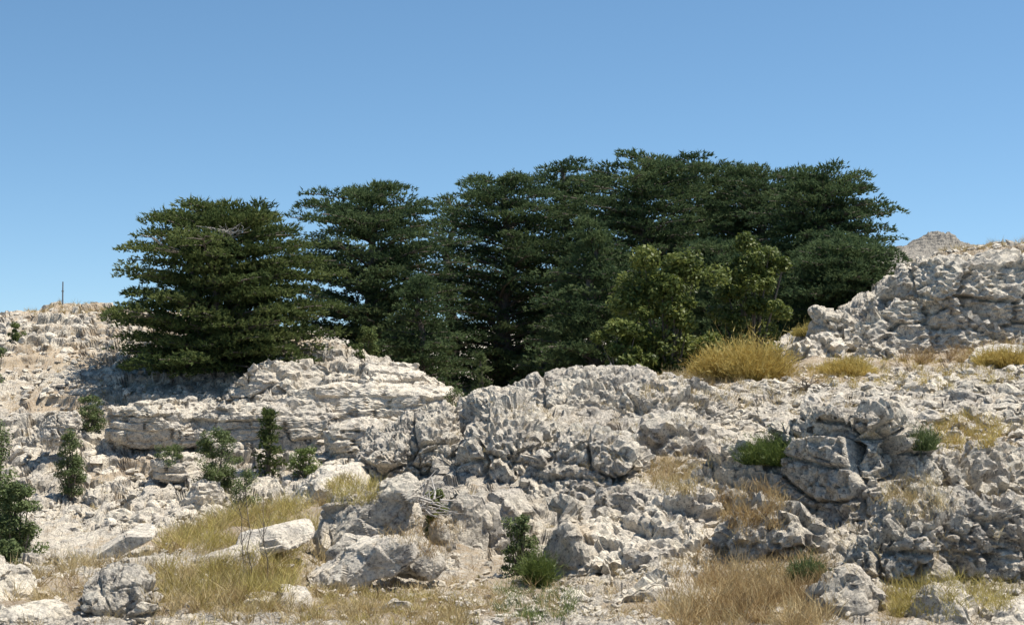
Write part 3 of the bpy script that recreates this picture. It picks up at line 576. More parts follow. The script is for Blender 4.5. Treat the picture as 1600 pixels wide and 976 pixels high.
PROF = {'dome': ([0, .12, .3, .5, .7, .85, .95, 1], [.85, .96, 1, 1, .95, .82, .62, .34]),
        'col': ([0, .15, .35, .6, .8, .92, 1], [.95, 1, 1, .96, .86, .7, .42]),
        'cone': ([0, .15, .4, .7, .9, 1], [.8, 1, .85, .55, .28, .08]),
        'skirt': ([0, .2, .5, .8, 1], [1, .98, .8, .45, .12])}
def cedar_data(seed, H, R, prof, limbs, z0=0.06, dens=28, droop=0.10, needle=1.0, pad=0.8, dead=0, stems=1):
    r = np.random.RandomState(seed); xs, ys = PROF[prof]; tphase = r.uniform(0, .7, 9)
    wood = []; pc = []; pr = []; pt = []; pdir = []; deadw = []; pup = []
    wob = r.normal(size=(8, 2)) * 0.02 * H; wob[0] = 0
    tz = np.linspace(-0.25, H * 0.96, 8); tp = np.column_stack([wob[:, 0], wob[:, 1], tz])
    def trunk_at(z): return np.array([np.interp(z, tz, tp[:, 0]), np.interp(z, tz, tp[:, 1]), z])
    wood_trunk = [tube(tp, np.linspace(0.042, 0.006, 8) * H + 0.02, 9)]
    for s in range(stems - 1):
        a = r.uniform(0, 6.28); q = np.linspace(0, 1, 6)
        pth = np.column_stack([np.cos(a) * R * .38 * q ** .7, np.sin(a) * R * .38 * q ** .7, H * (.1 + .68 * q)])
        wood_trunk.append(tube(pth, (1 - q * .85) * .026 * H + .01, 7))
    limbs_n = int(limbs * .86)
    for i in range(limbs_n):
        t = (i + r.rand()) / limbs_n; t = t ** 0.92
        z = H * (z0 + (0.985 - z0) * t); L = R * np.interp(t, xs, ys) * (r.uniform(0.72, 1.08) if r.rand() > .12 else r.uniform(1.05, 1.18))
        az = i * 2.39996 + r.normal() * 0.35
        tier = .66 * pad ** .5; ph = tphase[int((az % 6.2832) / 6.2832 * 9) % 9]; z = z + .7 * (round((z + ph) / tier) * tier - ph - z)
        isdead = i in dead if dead else False
        if isdead: az = -1.57 + r.normal() * .5; L *= .95
        st = trunk_at(max(0.05 * H, z - L * r.uniform(.18, .34)))
        q = np.linspace(0, 1, 6)
        rise = z - st[2]
        dv = np.array([math.cos(az), math.sin(az)])
        arc = rise * (q ** 0.6) - droop * L * np.maximum(0, q - .6) ** 1.5 * r.uniform(.2, 1.6)
        kink = np.cumsum(r.normal(size=(6, 2)) * 0.035 * L, 0)
        pth = np.column_stack([st[0] + dv[0] * L * q + kink[:, 0], st[1] + dv[1] * L * q + kink[:, 1], st[2] + arc])
        w_ = tube(pth, (1 - q * .88) * (0.014 * L + 0.006 * H * (1 - t)) + .006, 4)
        (deadw if isdead else wood).append(w_)
        if isdead:
            for s in range(7):
                f = r.uniform(.35, 1); b = np.array([np.interp(f, q, pth[:, k]) for k in range(3)]); e = b + np.array([*(r.normal(size=2) * .5 + dv * .4), r.uniform(.1, .5)])
                deadw.append(tube(np.array([b, (b + e) / 2 + r.normal(size=3) * .06, e]), [.022, .015, .006], 4))
            continue
        npd = max(3, int(L * 1.75 / pad) + 1)
        lt = r.rand() * .6 + .2
        for s in range(npd):
            f = 0.22 + 0.78 * (s + r.rand() * .8) / npd; f = min(f, 1.02)
            b = np.array([np.interp(min(f, 1), q, pth[:, k]) for k in range(3)])
            lat = r.uniform(-1, 1) * 0.34 * L * f * (1 if f < .92 else .5)
            c = b + np.array([-dv[1], dv[0], 0]) * lat + np.array([0, 0, r.normal() * .06 * pad - 0.06 * abs(lat)])
            rad = pad * r.uniform(.5, 1.0) * (0.72 + .28 * min(1, L / 2))
            pc.append(c); pr.append(rad); pt.append(np.clip(lt + r.normal() * .12, 0, 1)); pdir.append([*dv, 0]); pup.append(max(0, (t - .72) / .28) * r.uniform(.4, 1.3))
            if r.rand() < .55 and abs(lat) > .25: wood.append(tube(np.array([pth[int(min(f, 1) * 4.6)], (b + c) / 2, c]), [.022, .016, .006], 4))
    pc, pr, pt, pdir, pup = map(np.array, (pc, pr, pt, pdir, pup))
    cnt = np.maximum(8, (pr ** 2 * math.pi * dens).astype(int)); ii = np.repeat(np.arange(len(pc)), cnt); n = len(ii)
    th = r.uniform(0, 6.283, n); rr = np.sqrt(r.rand(n)); el = r.uniform(.75, 1.25, len(pc))[ii]
    ox = np.cos(th) * rr * pr[ii] * el; oy = np.sin(th) * rr * pr[ii] / el
    oz = (1 - rr ** 2) * .40 * pr[ii] * (1 - r.rand(n) ** 2 * .9) + .05 * r.normal(size=n) - droop * 1.2 * (rr ** 2) * pr[ii] * .6
    pos = pc[ii] + np.column_stack([ox, oy, oz])
    K = 4
    out = unit(np.column_stack([ox, oy, np.zeros(n)]))
    P = np.repeat(pos, K, 0); m = n * K
    dr = unit(np.repeat(out, K, 0) * .75 + np.repeat(pdir[ii], K, 0) * .35 + np.column_stack([np.zeros(m), np.zeros(m), r.uniform(-.15, .75, m) + .55 * np.repeat(pup[ii], K)]) + r.normal(size=(m, 3)) * .45)
    V, T = spikes(P - dr * .04, dr, r.uniform(.10, .24, m) * needle * (1 + .3 * np.repeat(pup[ii], K)), r.uniform(.045, .085, m) * needle, r)
    tone = np.clip(np.repeat(pt[ii] + r.normal(size=n) * .14, K) + r.normal(size=m) * .07, 0, 1)
    return dict(fol=(V, T, np.repeat(tone, 3)), trunk=join(wood_trunk), wood=join(wood), dead=join(deadw) if deadw else None)
def cedar_from(data, name, label, loc, mat, rz=0, sc=(1, 1, 1), cat='tree', group=None):
    t = root(name, loc, label, cat, group); t.rotation_euler[2] = rz; t.scale = sc
    if 'me' not in data:
        V, T, tn = data['fol']; data['me'] = [('trunk', make_mesh('trunk', *data['trunk'], smooth=True), M_BARK), ('branches', make_mesh('branches', *data['wood'], smooth=True), M_BARK), ('crown', make_mesh('crown', V, T, tn), None)]
        if data['dead'] is not None: data['me'].append(('dead_branches', make_mesh('dead_branches', *data['dead'], smooth=True), M_DEAD))
    for nm, me, mt in data['me']: link(nm, me, mt or mat, t)
    return t
def cedar(name, label, px, d, top, hw, seed, prof, limbs, mat, group='cedars of the grove', sink=0.15, **kw):
    p = gpt(px, d); p.z -= sink
    H = (488 - top) * d / F - p.z; R = hw * d / F
    return cedar_from(cedar_data(seed, H, R, prof, limbs, **kw), name, label, p, mat, group=group)
CG = 'mature cedars of the grove'
cedar('cedar_tree', 'broad spreading cedar standing alone on the far slope, bleached dead limbs near its top', 349, 58.3, 316, 163, 101, 'dome', 190, M_CEDAR_A, CG, dead=(126, 129, 131, 133, 135, 137), stems=4, dens=32, z0=.0)
cedar('cedar_tree', 'flat-topped cedar next to the lone spreading one, behind the bare ledges', 582, 71, 284, 150, 102, 'dome', 150, M_CEDAR_B, CG, pad=.85, z0=.04)
cedar('cedar_tree', 'thin sparse cedar top in the gap between two dense cedars', 703, 84, 294, 85, 103, 'col', 60, M_CEDAR_B, CG, dens=20)
cedar('cedar_tree', 'tall cedar above the small young conifer in the ravine', 790, 75, 264, 120, 104, 'col', 150, M_CEDAR_B, CG, z0=.04)
cedar('cedar_tree', 'tall feathery cedar left of the highest crown', 882, 80, 252, 110, 105, 'col', 135, M_CEDAR_B, CG)
cedar('cedar_tree', 'highest cedar of the grove with a rounded bushy top', 1008, 73, 236, 150, 106, 'col', 170, M_CEDAR_B, CG, z0=.04)
cedar('cedar_tree', 'cedar with a lone spike right of the highest crown', 1105, 78, 246, 130, 107, 'col', 140, M_CEDAR_B, CG)
cedar('cedar_tree', 'dense cedar between the spiked one and the last of the grove', 1190, 74, 256, 130, 108, 'col', 140, M_CEDAR_B, CG)
cedar('cedar_tree', 'last cedar of the grove with tiered limbs reaching toward the bare skyline', 1280, 66, 260, 108, 109, 'dome', 150, M_CEDAR_B, CG, z0=.05)
cedar('cedar_tree', 'low dark cedar with sweeping limbs in front of the tall ones, above the rock crest', 930, 63, 345, 130, 110, 'skirt', 110, M_CEDAR_B, CG, droop=.25)
cedar('cedar_tree', 'low wide cedar behind the end of the upper cliff', 1318, 57.5, 372, 98, 111, 'dome', 85, M_CEDAR_B, CG)
cedar('cedar_tree', 'low cedar hidden behind the glossy green oaks', 1130, 60, 375, 110, 112, 'dome', 80, M_CEDAR_B, CG)
cedar('cedar_tree', 'dark low cedar limbs in the ravine below the flat-topped cedar', 655, 64, 430, 80, 113, 'skirt', 60, M_CEDAR_B, CG, droop=.2)
YC = 'young conifers'
cedar('young_conifer', 'small pointed conifer in the ravine before the dark cedar shade', 749, 47.5, 552, 26, 121, 'cone', 45, M_SHRUB, YC, pad=.32, needle=.7, dens=60)
cedar('young_conifer', 'small dark bushy cedar on the far slope beside the cracked ledge', 419, 47.2, 640, 26, 122, 'cone', 45, M_CEDAR_A, YC, pad=.34, needle=.7, dens=66)

def bush_data(seed, H, R, n, leaf, clumps, trunk=True, flat=1.0, base=0.15, jit=.6, cs=.98):
    """Leafy bush: leaves gathered in clumps at the ends of a few stems."""
    r = np.random.RandomState(seed)
    th = r.uniform(0, 6.283, clumps); zz = base * .6 + (.95 - base * .6) * r.rand(clumps) ** 1.15; sh = np.sqrt(np.clip(1 - ((zz - .42) / .62) ** 2, 0.05, 1)) * r.uniform(.75, 1.2, clumps)
    rr = R * .82 * sh * r.uniform(.1, 1.0, clumps) ** .6
    c = np.column_stack([np.cos(th) * rr, np.sin(th) * rr * flat, zz * H * .93])
    cr = r.uniform(.12, .24, clumps) * (min(2 * R, H) * .6 + max(2 * R, H) * .4) * (26.0 / max(clumps, 14)) ** .33 * (1 - .2 * zz) * cs
    ii = r.randint(0, clumps, n); dv = unit(r.normal(size=(n, 3))); pos = c[ii] + dv * (cr[ii] * r.rand(n) ** .4)[:, None] * np.array([1, 1, .8])
    pos[:, 2] = np.maximum(pos[:, 2], .02)
    nor = unit(dv * .5 + np.array([0, 0, .6]) + r.normal(size=(n, 3)) * jit)
    V, Q = leaves(pos, nor, r.uniform(.7, 1.35, n) * leaf, r)
    tone = np.clip(.35 + .3 * r.rand(clumps)[ii] + r.normal(size=n) * .2, 0, 1)
    st = []
    for i in range(min(clumps, 26)):
        m = c[i] * .5 + r.normal(size=3) * .05 * R; m[2] = c[i][2] * .45
        s0 = np.array([r.normal() * .05 * R, r.normal() * .05 * R, -.1])
        st.append(tube(np.array([s0, m, c[i]]), np.array([.030, .020, .006]) * (H / 2.5 + .15), 5))
    return dict(fol=(V, Q, np.repeat(tone, 4)), wood=join(st))
def bush(name, label, px, d, top, hw, seed, mat, n=6000, leaf=.08, clumps=40, cat='bush', group=None, flat=1.0, part='foliage', dz=0, **kw):
    p = gpt(px, d); p.z += dz; H = max(.15, (488 - top) * d / F - p.z); R = hw * d / F
    D = bush_data(seed, H, R, n, leaf, clumps, flat=flat, **kw); t = root(name, p, label, cat, group)
    link('stems', make_mesh('stems', *D['wood'], smooth=True), M_BARK, t); link(part, make_mesh(part, *D['fol']), mat, t); return t
bush('oak_tree', 'glossy yellow-green oak bush of many stems behind the rock crest', 1045, 40, 374, 112, 131, M_OAK, 21000, .12, 84, 'tree', 'glossy oaks before the cedars', .8, 'crown', base=.0, cs=.85)
bush('oak_tree', 'glossy green low oak bush at the corner of the rock crest', 972, 38.6, 495, 56, 132, M_OAK, 8500, .12, 36, 'tree', 'glossy oaks before the cedars', 1, 'crown', base=.02, cs=.85)
bush('oak_tree', 'pointed glossy oak rising above its neighbour behind the yellow bush', 1178, 41.5, 346, 68, 133, M_OAK, 15000, .12, 66, 'tree', 'glossy oaks before the cedars', 1, 'crown', base=.0, cs=.82)
SB = 'small bushes of the far slope'
bush('bush', 'round bushy shrub casting a dark shadow at the foot of the far slope', 340, 44.6, 660, 40, 141, M_SHRUB, 11000, .06, 80, group=SB)
bush('bush', 'slender upright bush below the rounded boulder', 110, 45.6, 660, 24, 142, M_SHRUB, 7000, .06, 60, group=SB)
bush('bush', 'dark bush on the far slope above the dark gash', 140, 51.4, 612, 28, 143, M_SHRUB, 5200, .06, 54, group=SB)
bush('bush', 'tiny dark bush near the bare skyline', 26, 62.5, 502, 15, 144, M_CEDAR_A, 1500, .08, 14, group=SB)
bush('bush', 'low spreading bush left of the round shrub', 268, 46.6, 684, 28, 145, M_SHRUB, 4400, .058, 46, group=SB)
bush('juniper', 'low flat bright green mat below the long pale ledge', 478, 46.2, 694, 30, 146, M_BROOM, 3600, .06, 44, group=SB)
bush('bush', 'pale green bush at the brink of the gully beside the tall stalks', 382, 38.5, 724, 26, 147, M_SHRUB, 5000, .052, 56, group=SB)
bush('bush', 'dark little bush on the bare triangular slope', 560, 57, 528, 9, 148, M_CEDAR_A, 700, .08, 10, group=SB)
bush('bush', 'dark bush at the edge of the cedar shade above the bare slope', 572, 59.5, 505, 24, 149, M_CEDAR_A, 1600, .09, 18, group=SB)
bush('bush', 'grey-green bush at the ravine beside the pointed conifer', 715, 48.5, 600, 24, 150, M_SHRUB, 4000, .06, 46, group=SB)
bush('bush', 'dark bush cut by the left edge on the upper far slope', -4, 57, 535, 14, 151, M_SHRUB, 1200, .085, 14, group=SB)
bush('leafy_tree', 'leafy dark tree cut by the left edge above the gully', 25, 26.5, 735, 44, 152, M_SHRUB, 14000, .055, 110, 'tree', None, 1, 'crown', base=.02)
bush('leafy_tree', 'taller thin leafy tree at the left edge, mostly outside the frame', -8, 27.5, 628, 34, 153, M_SHRUB, 6500, .055, 60, 'tree', None, 1, 'crown', base=.5)
bush('bush', 'pale green bush low at the left edge below the leafy dark tree', 8, 19.6, 838, 30, 154, M_SHRUB, 4200, .042, 46)
def stem_bush(name, label, px, d, top, hw, seed, mat, n=3500, cat='bush', group=None, w=.012, spread=.75, dz=0, H0=None):
    """Broom-like bush: thin stems fanning up from the base."""
    r = np.random.RandomState(seed); p = gpt(px, d); p.z += dz; H = H0 or max(.12, (488 - top) * d / F - p.z); R = hw * d / F
    nf = 11; fx = r.uniform(-.62, .62, nf) * R; fy = r.uniform(-.5, .5, nf) * R; fh = r.uniform(.55, 1.0, nf); fh[0] = 1; fx[0] *= .3; fi = r.randint(0, nf, n)
    th = r.uniform(0, 6.283, n); q = np.sqrt(r.rand(n)); bs = np.column_stack([np.cos(th) * q * R * .34 + fx[fi], np.sin(th) * q * R * .34 + fy[fi], np.zeros(n) - .02])
    ln = H * np.sqrt(np.clip(1.05 - q ** 2 * .8, .1, 1)) * r.uniform(.4, 1.0, n) ** .8 * fh[fi] * (1 + .45 * (r.rand(n) > .93))
    dr = unit(np.column_stack([np.cos(th) * q * spread * R / H, np.sin(th) * q * spread * R / H, np.ones(n)]) + r.normal(size=(n, 3)) * .34)
    V1, T1 = spikes(bs, dr, ln, np.full(n, w), r)
    m = n * 2; k = r.randint(0, n, m); f = r.uniform(.4, 1, m); ps = bs[k] + dr[k] * (ln[k] * f)[:, None]
    d2 = unit(dr[k] + r.normal(size=(m, 3)) * .55); V2, T2 = spikes(ps, d2, H * r.uniform(.06, .2, m), np.full(m, w * .9), r)
    tn = np.clip(.5 + r.normal(size=nf)[fi] * .16 + r.normal(size=n) * .2, 0, 1); t2 = np.clip(tn[k] + r.normal(size=m) * .15 + .08, 0, 1)
    V, T = join([(V1, T1), (V2, T2)]); o = link(name, make_mesh(name, V, T, np.concatenate([np.repeat(tn, 3), np.repeat(t2, 3)])), mat, loc=p)
    return tag(o, label, cat, group)
YB = 'straw-coloured bushes'
stem_bush('dry_bush', 'big golden dry bush in front of the glossy oaks', 1160, 37.0, 508, 80, 161, M_YELLOW, 4200, group=YB, w=.022)
stem_bush('dry_bush', 'rounded yellow bush at the foot of the upper cliff', 1318, 38.0, 548, 46, 162, M_YELLOW, 4000, group=YB, w=.02)
stem_bush('dry_bush', 'yellow bush at the right edge below the upper cliff', 1572, 37.5, 532, 42, 163, M_YELLOW, 3600, group=YB, w=.02)
stem_bush('dry_bush', 'pale straw tuft bush spilling over the rock crest left of the golden bush', 1050, 35.8, 570, 36, 164, M_STRAW, 2200, group=YB, w=.02)
stem_bush('dry_bush', 'yellow tuft in the gap before the last cedars', 1258, 46, 498, 20, 165, M_LIME, 1200, group=YB, w=.025)
stem_bush('dry_bush', 'straw bush in the rubble below the right edge of the cliff', 1530, 27, 650, 40, 166, M_STRAW, 2800, group=YB, w=.014)
bush('bush', 'grey-green shrub against the smooth upright block', 810, 19.8, 792, 30, 169, M_SHRUB, 4200, .036, 50)
bush('bush', 'yellowish leafy shrub in the cleft beside the dead twigs', 681, 21.9, 758, 22, 170, M_OAK, 4200, .042, 46)
stem_bush('green_plant', 'low green plant at the bottom edge below the bulging rock', 815, 14.9, 945, 44, 171, M_BROOM, 1800, w=.008)

# ---- grass: blades too many to count
def grass(name, label, pr, dr, tufts, per, h, mat, seed, w=.008, lean=.52):
    r = np.random.RandomState(seed)
    u = r.uniform(0, 1, tufts); px = pr[0] + (pr[1] - pr[0]) * u; d = r.uniform(*dr, tufts)
    ed = r.rand(tufts) < np.clip(1.25 - 1.1 * np.abs(2 * u - 1) ** 3, 0, 1); px, d = px[ed], d[ed]; n = len(px)
    X = (px - 800) / F * d; keep = fbm(P3(X, d) * 1.6, 3, seed) > -.12; X, d = X[keep], d[keep]; n = len(X); Z = ground_h(X, d)
    hh = h * r.uniform(.3, 1.25, n) * (1 + .6 * perlin(P3(X, d) * 1.6, seed + 5)); tn = np.clip(.5 + .4 * perlin(P3(X, d) * 1.3, seed + 9) + r.normal(size=n) * .22, 0, 1)
    sel = r.rand(n) < .55; X, d, Z, hh, tn = X[sel], d[sel], Z[sel], hh[sel], tn[sel]; n = len(X)
    ii = np.repeat(np.arange(n), int(per * 1.8)); m = len(ii)
    b = np.column_stack([X[ii] + r.normal(size=m) * .035, d[ii] + r.normal(size=m) * .035, Z[ii] - .02])
    dr_ = unit(np.column_stack([r.normal(size=m) * lean, r.normal(size=m) * lean, np.ones(m)])); ln = hh[ii] * r.uniform(.4, 1.0, m)
    V1, T1 = spikes(b, dr_, ln * .62, np.full(m, w), r)
    b2 = b + dr_ * (ln * .45)[:, None]; d2 = unit(dr_ + np.column_stack([r.normal(size=m) * .35, r.normal(size=m) * .35, np.full(m, -.15)]))
    V2, T2 = spikes(b2, d2, ln * .6, np.full(m, w * .8), r)
    V, T = join([(V1, T1), (V2, T2)]); t = np.clip(tn[ii] + r.normal(size=m) * .2, 0, 1)
    o = link(name, make_mesh(name, V, T, np.concatenate([np.repeat(t, 3), np.repeat(t, 3)])), mat); tag(o, label, None, None, 'stuff')
G = 'dry_grass'
grass(G, 'yellow-green grass behind the foreground slabs', (250, 500), (19, 24.5), 760, 16, .50, M_LIME, 1)
grass(G, 'straw mixed into the yellow-green grass', (230, 520), (18.6, 24.5), 520, 14, .5, M_STRAW, 31)
grass(G, 'yellow grass between the long slab and the bottom edge', (240, 460), (14.6, 17.4), 540, 18, .40, M_LIME, 2)
grass(G, 'straw mixed into the yellow grass', (220, 480), (14.2, 17.4), 420, 14, .38, M_STRAW, 32)
grass(G, 'tan grass beside the tilted slab', (10, 240), (15.3, 19.5), 300, 14, .30, M_STRAW, 3)
grass(G, 'tan and green grass along the bottom edge', (450, 740), (13.6, 16.6), 520, 14, .26, M_STRAW, 4)
grass(G, 'yellow-green grass under the ragged slab', (470, 740), (14.2, 16.6), 260, 12, .2, M_LIME, 44)
grass(G, 'tall rusty grass at the bottom before the grey shelf', (1030, 1300), (13.6, 17), 460, 18, .42, M_RUST, 5)
grass(G, 'straw grass among the rusty grass', (1030, 1300), (13.8, 17), 300, 14, .34, M_STRAW, 55)
grass(G, 'rusty grass pocket between two grey rocks', (1115, 1230), (19, 20.4), 200, 18, .38, M_RUST, 6)
grass(G, 'tan grass beside the rock bench', (1010, 1150), (22.8, 25.4), 220, 14, .28, M_STRAW, 7)
grass(G, 'straw grass at the foot of the upper cliff', (1395, 1640), (40, 42.2), 260, 18, .55, M_RUST, 8, w=.014)
grass(G, 'straw grass along the terrace by the golden bush', (1000, 1400), (35.5, 39.5), 460, 14, .36, M_STRAW, 9, w=.013)
grass(G, 'straw on the skyline above the upper cliff', (1410, 1660), (50, 54), 420, 12, .34, M_STRAW, 10, w=.016)
grass(G, 'straw on the bare skyline of the far slope', (40, 200), (66, 71), 300, 14, .42, M_STRAW, 11, w=.02)
grass(G, 'sparse tan grass on the far slope', (-20, 330), (51, 64), 520, 10, .2, M_RUST, 12, w=.016)
grass(G, 'grass at the lip of the craggy corner outcrop', (1380, 1450), (14.4, 15.6), 110, 16, .36, M_LIME, 13)
grass(G, 'thin grass under the large squared boulder', (490, 700), (17.8, 20.8), 200, 12, .26, M_RUST, 14)
grass(G, 'dry grass on top of the rubble slope at the right', (1440, 1640), (22.5, 27.5), 220, 12, .3, M_STRAW, 15, w=.01)
grass(G, 'straw on the brink of the gully', (510, 600), (23, 26), 130, 14, .3, M_LIME, 16)
grass(G, 'sparse tan grass in the gully bottom', (60, 480), (41, 48), 300, 10, .24, M_STRAW, 17, w=.013)
grass(G, 'sparse straw among the rubble of the right slope', (1120, 1640), (26, 36), 300, 9, .2, M_STRAW, 18, w=.011)

grass(G, 'sparse straw over the whole near ground', (-20, 1640), (13.4, 19), 1300, 10, .24, M_STRAW, 21, w=.007, lean=.6)
grass(G, 'sparse tan tufts over the near ground', (-20, 1640), (13.4, 21), 1100, 9, .3, M_RUST, 22, w=.007, lean=.6)
grass(G, 'greenish tufts among the slabs', (240, 860), (13.6, 19.5), 300, 10, .22, M_LIME, 23, w=.007)
grass(G, 'dry weeds in the pockets of the rocky rise', (640, 1640), (22, 34), 900, 9, .22, M_STRAW, 24, w=.01)
bpy.context.view_layer.update(); DG = bpy.context.evaluated_depsgraph_get()
SOLID = {'ground', 'rock_outcrop', 'rock_block', 'flat_rock', 'boulder', 'loose_stone', 'rubble'}
def surf(px, py):
    """Where the line of sight through a photo point meets rock or ground: (point, normal) or None."""
    o = Vector((0, 0, 0)); dv = Vector(((px - 800) / F, 1, (488 - py) / F)).normalized()
    for _ in range(12):
        hit, p, n, _i, ob, _m = S.ray_cast(DG, o, dv)
        if not hit: return None
        if ob.name.split('.')[0] in SOLID: return p, n
        o = p + dv * .02
    return None
def pocket(label, pr, yr, tufts, per, h, mat, seed, w=.008, lean=.45, minz=.45):
    r = np.random.RandomState(seed); pts = []
    for _ in range(tufts):
        a, q = r.uniform(0, 6.283), math.sqrt(r.rand()); hh = surf((pr[0] + pr[1]) / 2 + math.cos(a) * q * (pr[1] - pr[0]) / 2, (yr[0] + yr[1]) / 2 + math.sin(a) * q * (yr[1] - yr[0]) / 2)
        if hh and hh[1].z > minz: pts.append(hh[0][:])
    if len(pts) < 3: return
    Pt = np.array(pts); n = len(Pt); ii = np.repeat(np.arange(n), per); m = len(ii)
    hs = h * r.uniform(.4, 1.2, n); tn = np.clip(.5 + r.normal(size=n) * .25, 0, 1)
    b = Pt[ii] + np.column_stack([r.normal(size=m) * .05, r.normal(size=m) * .05, np.full(m, -.02)])
    d1 = unit(np.column_stack([r.normal(size=m) * lean, r.normal(size=m) * lean, np.ones(m)])); ln = hs[ii] * r.uniform(.4, 1.0, m)
    V1 = spikes(b, d1, ln * .62, np.full(m, w), r); d2 = unit(d1 + np.column_stack([r.normal(size=m) * .35, r.normal(size=m) * .35, np.full(m, -.15)]))
    V, T = join([V1, spikes(b + d1 * (ln * .45)[:, None], d2, ln * .6, np.full(m, w * .8), r)]); t = np.repeat(np.clip(tn[ii] + r.normal(size=m) * .18, 0, 1), 3)
    o = link('dry_grass', make_mesh('dry_grass', V, T, np.concatenate([t, t])), mat); tag(o, label, None, None, 'stuff')
pocket('orange-tan grass pocket between two grey rocks', (1115, 1235), (765, 835), 170, 18, .36, M_RUST, 61, .009)
pocket('tan grass in the hollow below the green broom', (1010, 1150), (715, 775), 170, 14, .28, M_STRAW, 62, .01)
pocket('straw grass in the rubble by the right edge', (1460, 1570), (650, 710), 150, 16, .34, M_YELLOW, 63, .011)
pocket('tan grass at the dark crack of the jutting rock', (1370, 1480), (745, 810), 120, 14, .28, M_STRAW, 64, .008)
pocket('thin grass at the foot of the tall grey face', (1040, 1300), (850, 930), 300, 14, .26, M_RUST, 65, .007)
pocket('dry grass along the foot of the craggy corner outcrop', (1380, 1600), (895, 965), 170, 14, .26, M_LIME, 66, .007)
pocket('tan grass on the slope beside the golden bush', (1000, 1260), (585, 640), 170, 12, .28, M_STRAW, 67, .012)
pocket('tan weeds on the terrace below the upper cliff', (1230, 1600), (560, 610), 220, 14, .32, M_YELLOW, 68, .013)
pocket('grass on the brink above the squared boulder', (500, 600), (745, 790), 120, 14, .3, M_LIME, 69, .009)
pocket('rusty weeds by the dead twigs', (600, 720), (790, 870), 160, 12, .26, M_RUST, 70, .007)
pocket('yellow grass around the tall stalks', (330, 470), (860, 930), 200, 18, .34, M_LIME, 71, .007)
pocket('green weeds at the foot of the bulging rock', (770, 900), (900, 976), 150, 14, .2, M_BROOM, 72, .007)
pocket('straw in the joints of the rocky rise', (700, 1150), (600, 760), 260, 8, .18, M_STRAW, 73, .010)
pocket('straw in the joints of the lower rocks', (1000, 1600), (660, 900), 340, 8, .2, M_STRAW, 74, .008)
def lush(name, label, px, py, hw, hpx, seed, mat, n, w, spread=.8):
    hh = surf(px, py)
    if not hh: return
    p = hh[0]; d = p.y
    o = stem_bush(name, label, px, d, 0, hw, seed, mat, n, w=w, spread=spread, H0=hpx * d / F); o.location = p
lush('green_broom', 'fresh green broom leaning along the pale knobbly ridge', 1195, 722, 50, 54, 167, M_BROOM, 5200, .013, 1.1)
lush('green_plant', 'yellow-green upright plant at the foot of the bulging rock', 838, 912, 22, 75, 168, M_BROOM, 1800, .010)
lush('green_plant', 'low dull green plant in the shade of the tall grey face', 1262, 905, 32, 50, 172, M_SHRUB, 1600, .01)
lush('dry_bush', 'pale grey-green bush in the rubble above the jutting rock', 1440, 700, 34, 48, 173, M_SHRUB, 1000, .012)
# ---- thin stalks and dead twigs
def stalk(label, px, d, top, seed, mat=M_BARK):
    r = np.random.RandomState(seed); p = gpt(px, d); H = (488 - top) * d / F - p.z; parts = []
    pth = np.column_stack([np.cumsum(r.normal(size=7)) * .02 * H, np.cumsum(r.normal(size=7)) * .02 * H, np.linspace(-.03, H, 7)])
    parts.append(tube(pth, np.linspace(.007, .003, 7), 5))
    for s in range(7):
        f = r.uniform(.35, .95); b = np.array([np.interp(f, np.linspace(0, 1, 7), pth[:, k]) for k in range(3)])
        e = b + np.array([r.normal() * .10, r.normal() * .10, r.uniform(.08, .25)]) * H; parts.append(tube(np.array([b, (b + e) / 2 + np.array([0, 0, -.02]), e]), [.004, .003, .002], 4))
    o = link('dry_stalk', make_mesh('dry_stalk', *join(parts), smooth=True), mat, loc=p); tag(o, label, 'stalk', 'tall dry stalks in the foreground grass')
stalk('tall thin dry stalk in front of the shaded-edge slab, leftmost of three', 378, 17.0, 762, 1)
stalk('tall thin dry stalk in front of the shaded-edge slab, middle of three', 396, 16.8, 748, 2)
stalk('tall thin dry stalk in front of the shaded-edge slab, rightmost of three', 412, 16.5, 770, 3)
def dead_shrub(label, loc, sc, n, mat, seed):
    r = np.random.RandomState(seed); parts = []
    for i in range(n):
        b = r.normal(size=3) * np.array([.12, .12, .08]); a = r.uniform(-.4, 3.4); ln = r.uniform(.3, .95)
        e = np.array([math.cos(a) * ln * .75, r.normal() * .18 - .1, abs(math.sin(a)) * ln * .75 - .2]); m_ = (b + e) / 2 + r.normal(size=3) * .07
        parts.append(tube(np.array([b, m_, e]) * sc, np.array([.016, .011, .004]) * r.uniform(.6, 1.3), 5))
    o = link('dead_shrub', make_mesh('dead_shrub', *join(parts), smooth=True), mat, loc=loc); tag(o, label, 'dead shrub')
dead_shrub('bleached tangle of dead twigs against the pitted slope', at(655, 785, 21.2), 1.0, 44, M_DEAD, 77)
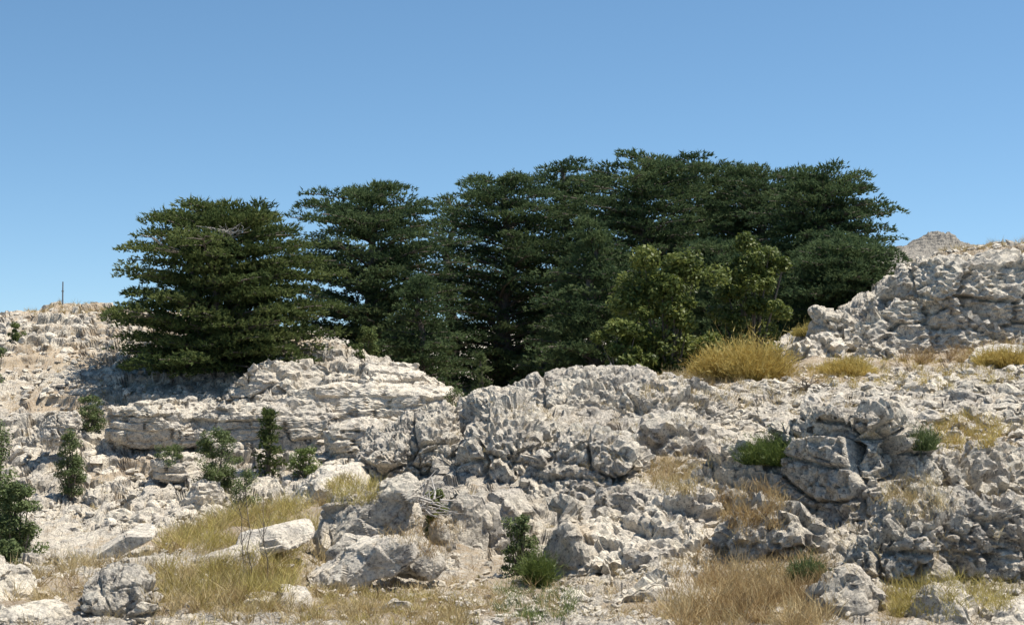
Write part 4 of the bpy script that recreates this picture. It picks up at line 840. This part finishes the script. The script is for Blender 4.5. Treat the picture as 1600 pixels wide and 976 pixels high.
dead_shrub('brown withered brush hanging over the rubble below the yellow bush', gpt(1262, 33.5), 1.0, 60, M_BARK, 78)

# ---- pole on the far skyline
m, t, N, L = new_mat('grey_steel'); tc = N.new('ShaderNodeTexCoord').outputs['Object']
finish(N, L, ramp(N, L, noise(N, L, tc, 5, 3), [(.3, (.16, .17, .18)), (.7, (.22, .23, .24))]), None, .5, .4)
pp = gpt(98, 69.5); Hp = (488 - 440) * 69.5 / F - pp.z
pl = root('pole', pp, 'thin grey pole standing on the bare skyline', 'pole')
link('shaft', make_mesh('shaft', *tube(np.array([[0, 0, -.3], [0, 0, Hp * .5], [.01, 0, Hp]]), [.04, .036, .03], 8), smooth=True), m, pl)
link('collar', make_mesh('collar', *tube(np.array([[0, 0, Hp * .66], [0, 0, Hp * .7]]), [.06, .06], 8)), m, pl)

# ---- far rocky knoll on the skyline
def knoll():
    n = 170; xs = np.sinh(np.linspace(-3.6, 3.6, n)) / math.sinh(3.6) * 60; X, Y = np.meshgrid(xs, xs, indexing='ij'); p = P3(X.ravel(), Y.ravel())
    q = np.sqrt((X.ravel() / 1.0) ** 2 + (Y.ravel() / 1.1) ** 2)
    c = at(1465, 388, 200.0)
    z = np.interp(q, [0, 1.2, 3.2, 4.5, 9, 20, 60], [2.5, 2.2, .9, .3, -.5, -3, -26]) + .5 * fbm(p * .5, 5, 3, .6) * np.exp(-q / 30)
    z = np.maximum(z, np.interp(np.sqrt((X.ravel() - 9) ** 2 + Y.ravel() ** 2), [0, 2, 4, 12, 60], [.75, .6, -.1, -1.2, -28]) + .25 * fbm(p * .6, 3, 5))
    z = .6 * z + .4 * terrace(z + .5 * fbm(p * .3, 2, 4), .5, .3)
    V = np.column_stack([X.ravel(), Y.ravel(), z]); idx = np.arange(n * n).reshape(n, n)
    Q = np.stack([idx[:-1, :-1], idx[1:, :-1], idx[1:, 1:], idx[:-1, 1:]], -1).reshape(-1, 4)
    o = link('hill', make_mesh('hill', V, Q), rock_mat('lichened_far_limestone', 0.3, 1.2, 0.72, 1.0), loc=c); tag(o, kind='structure')
knoll()
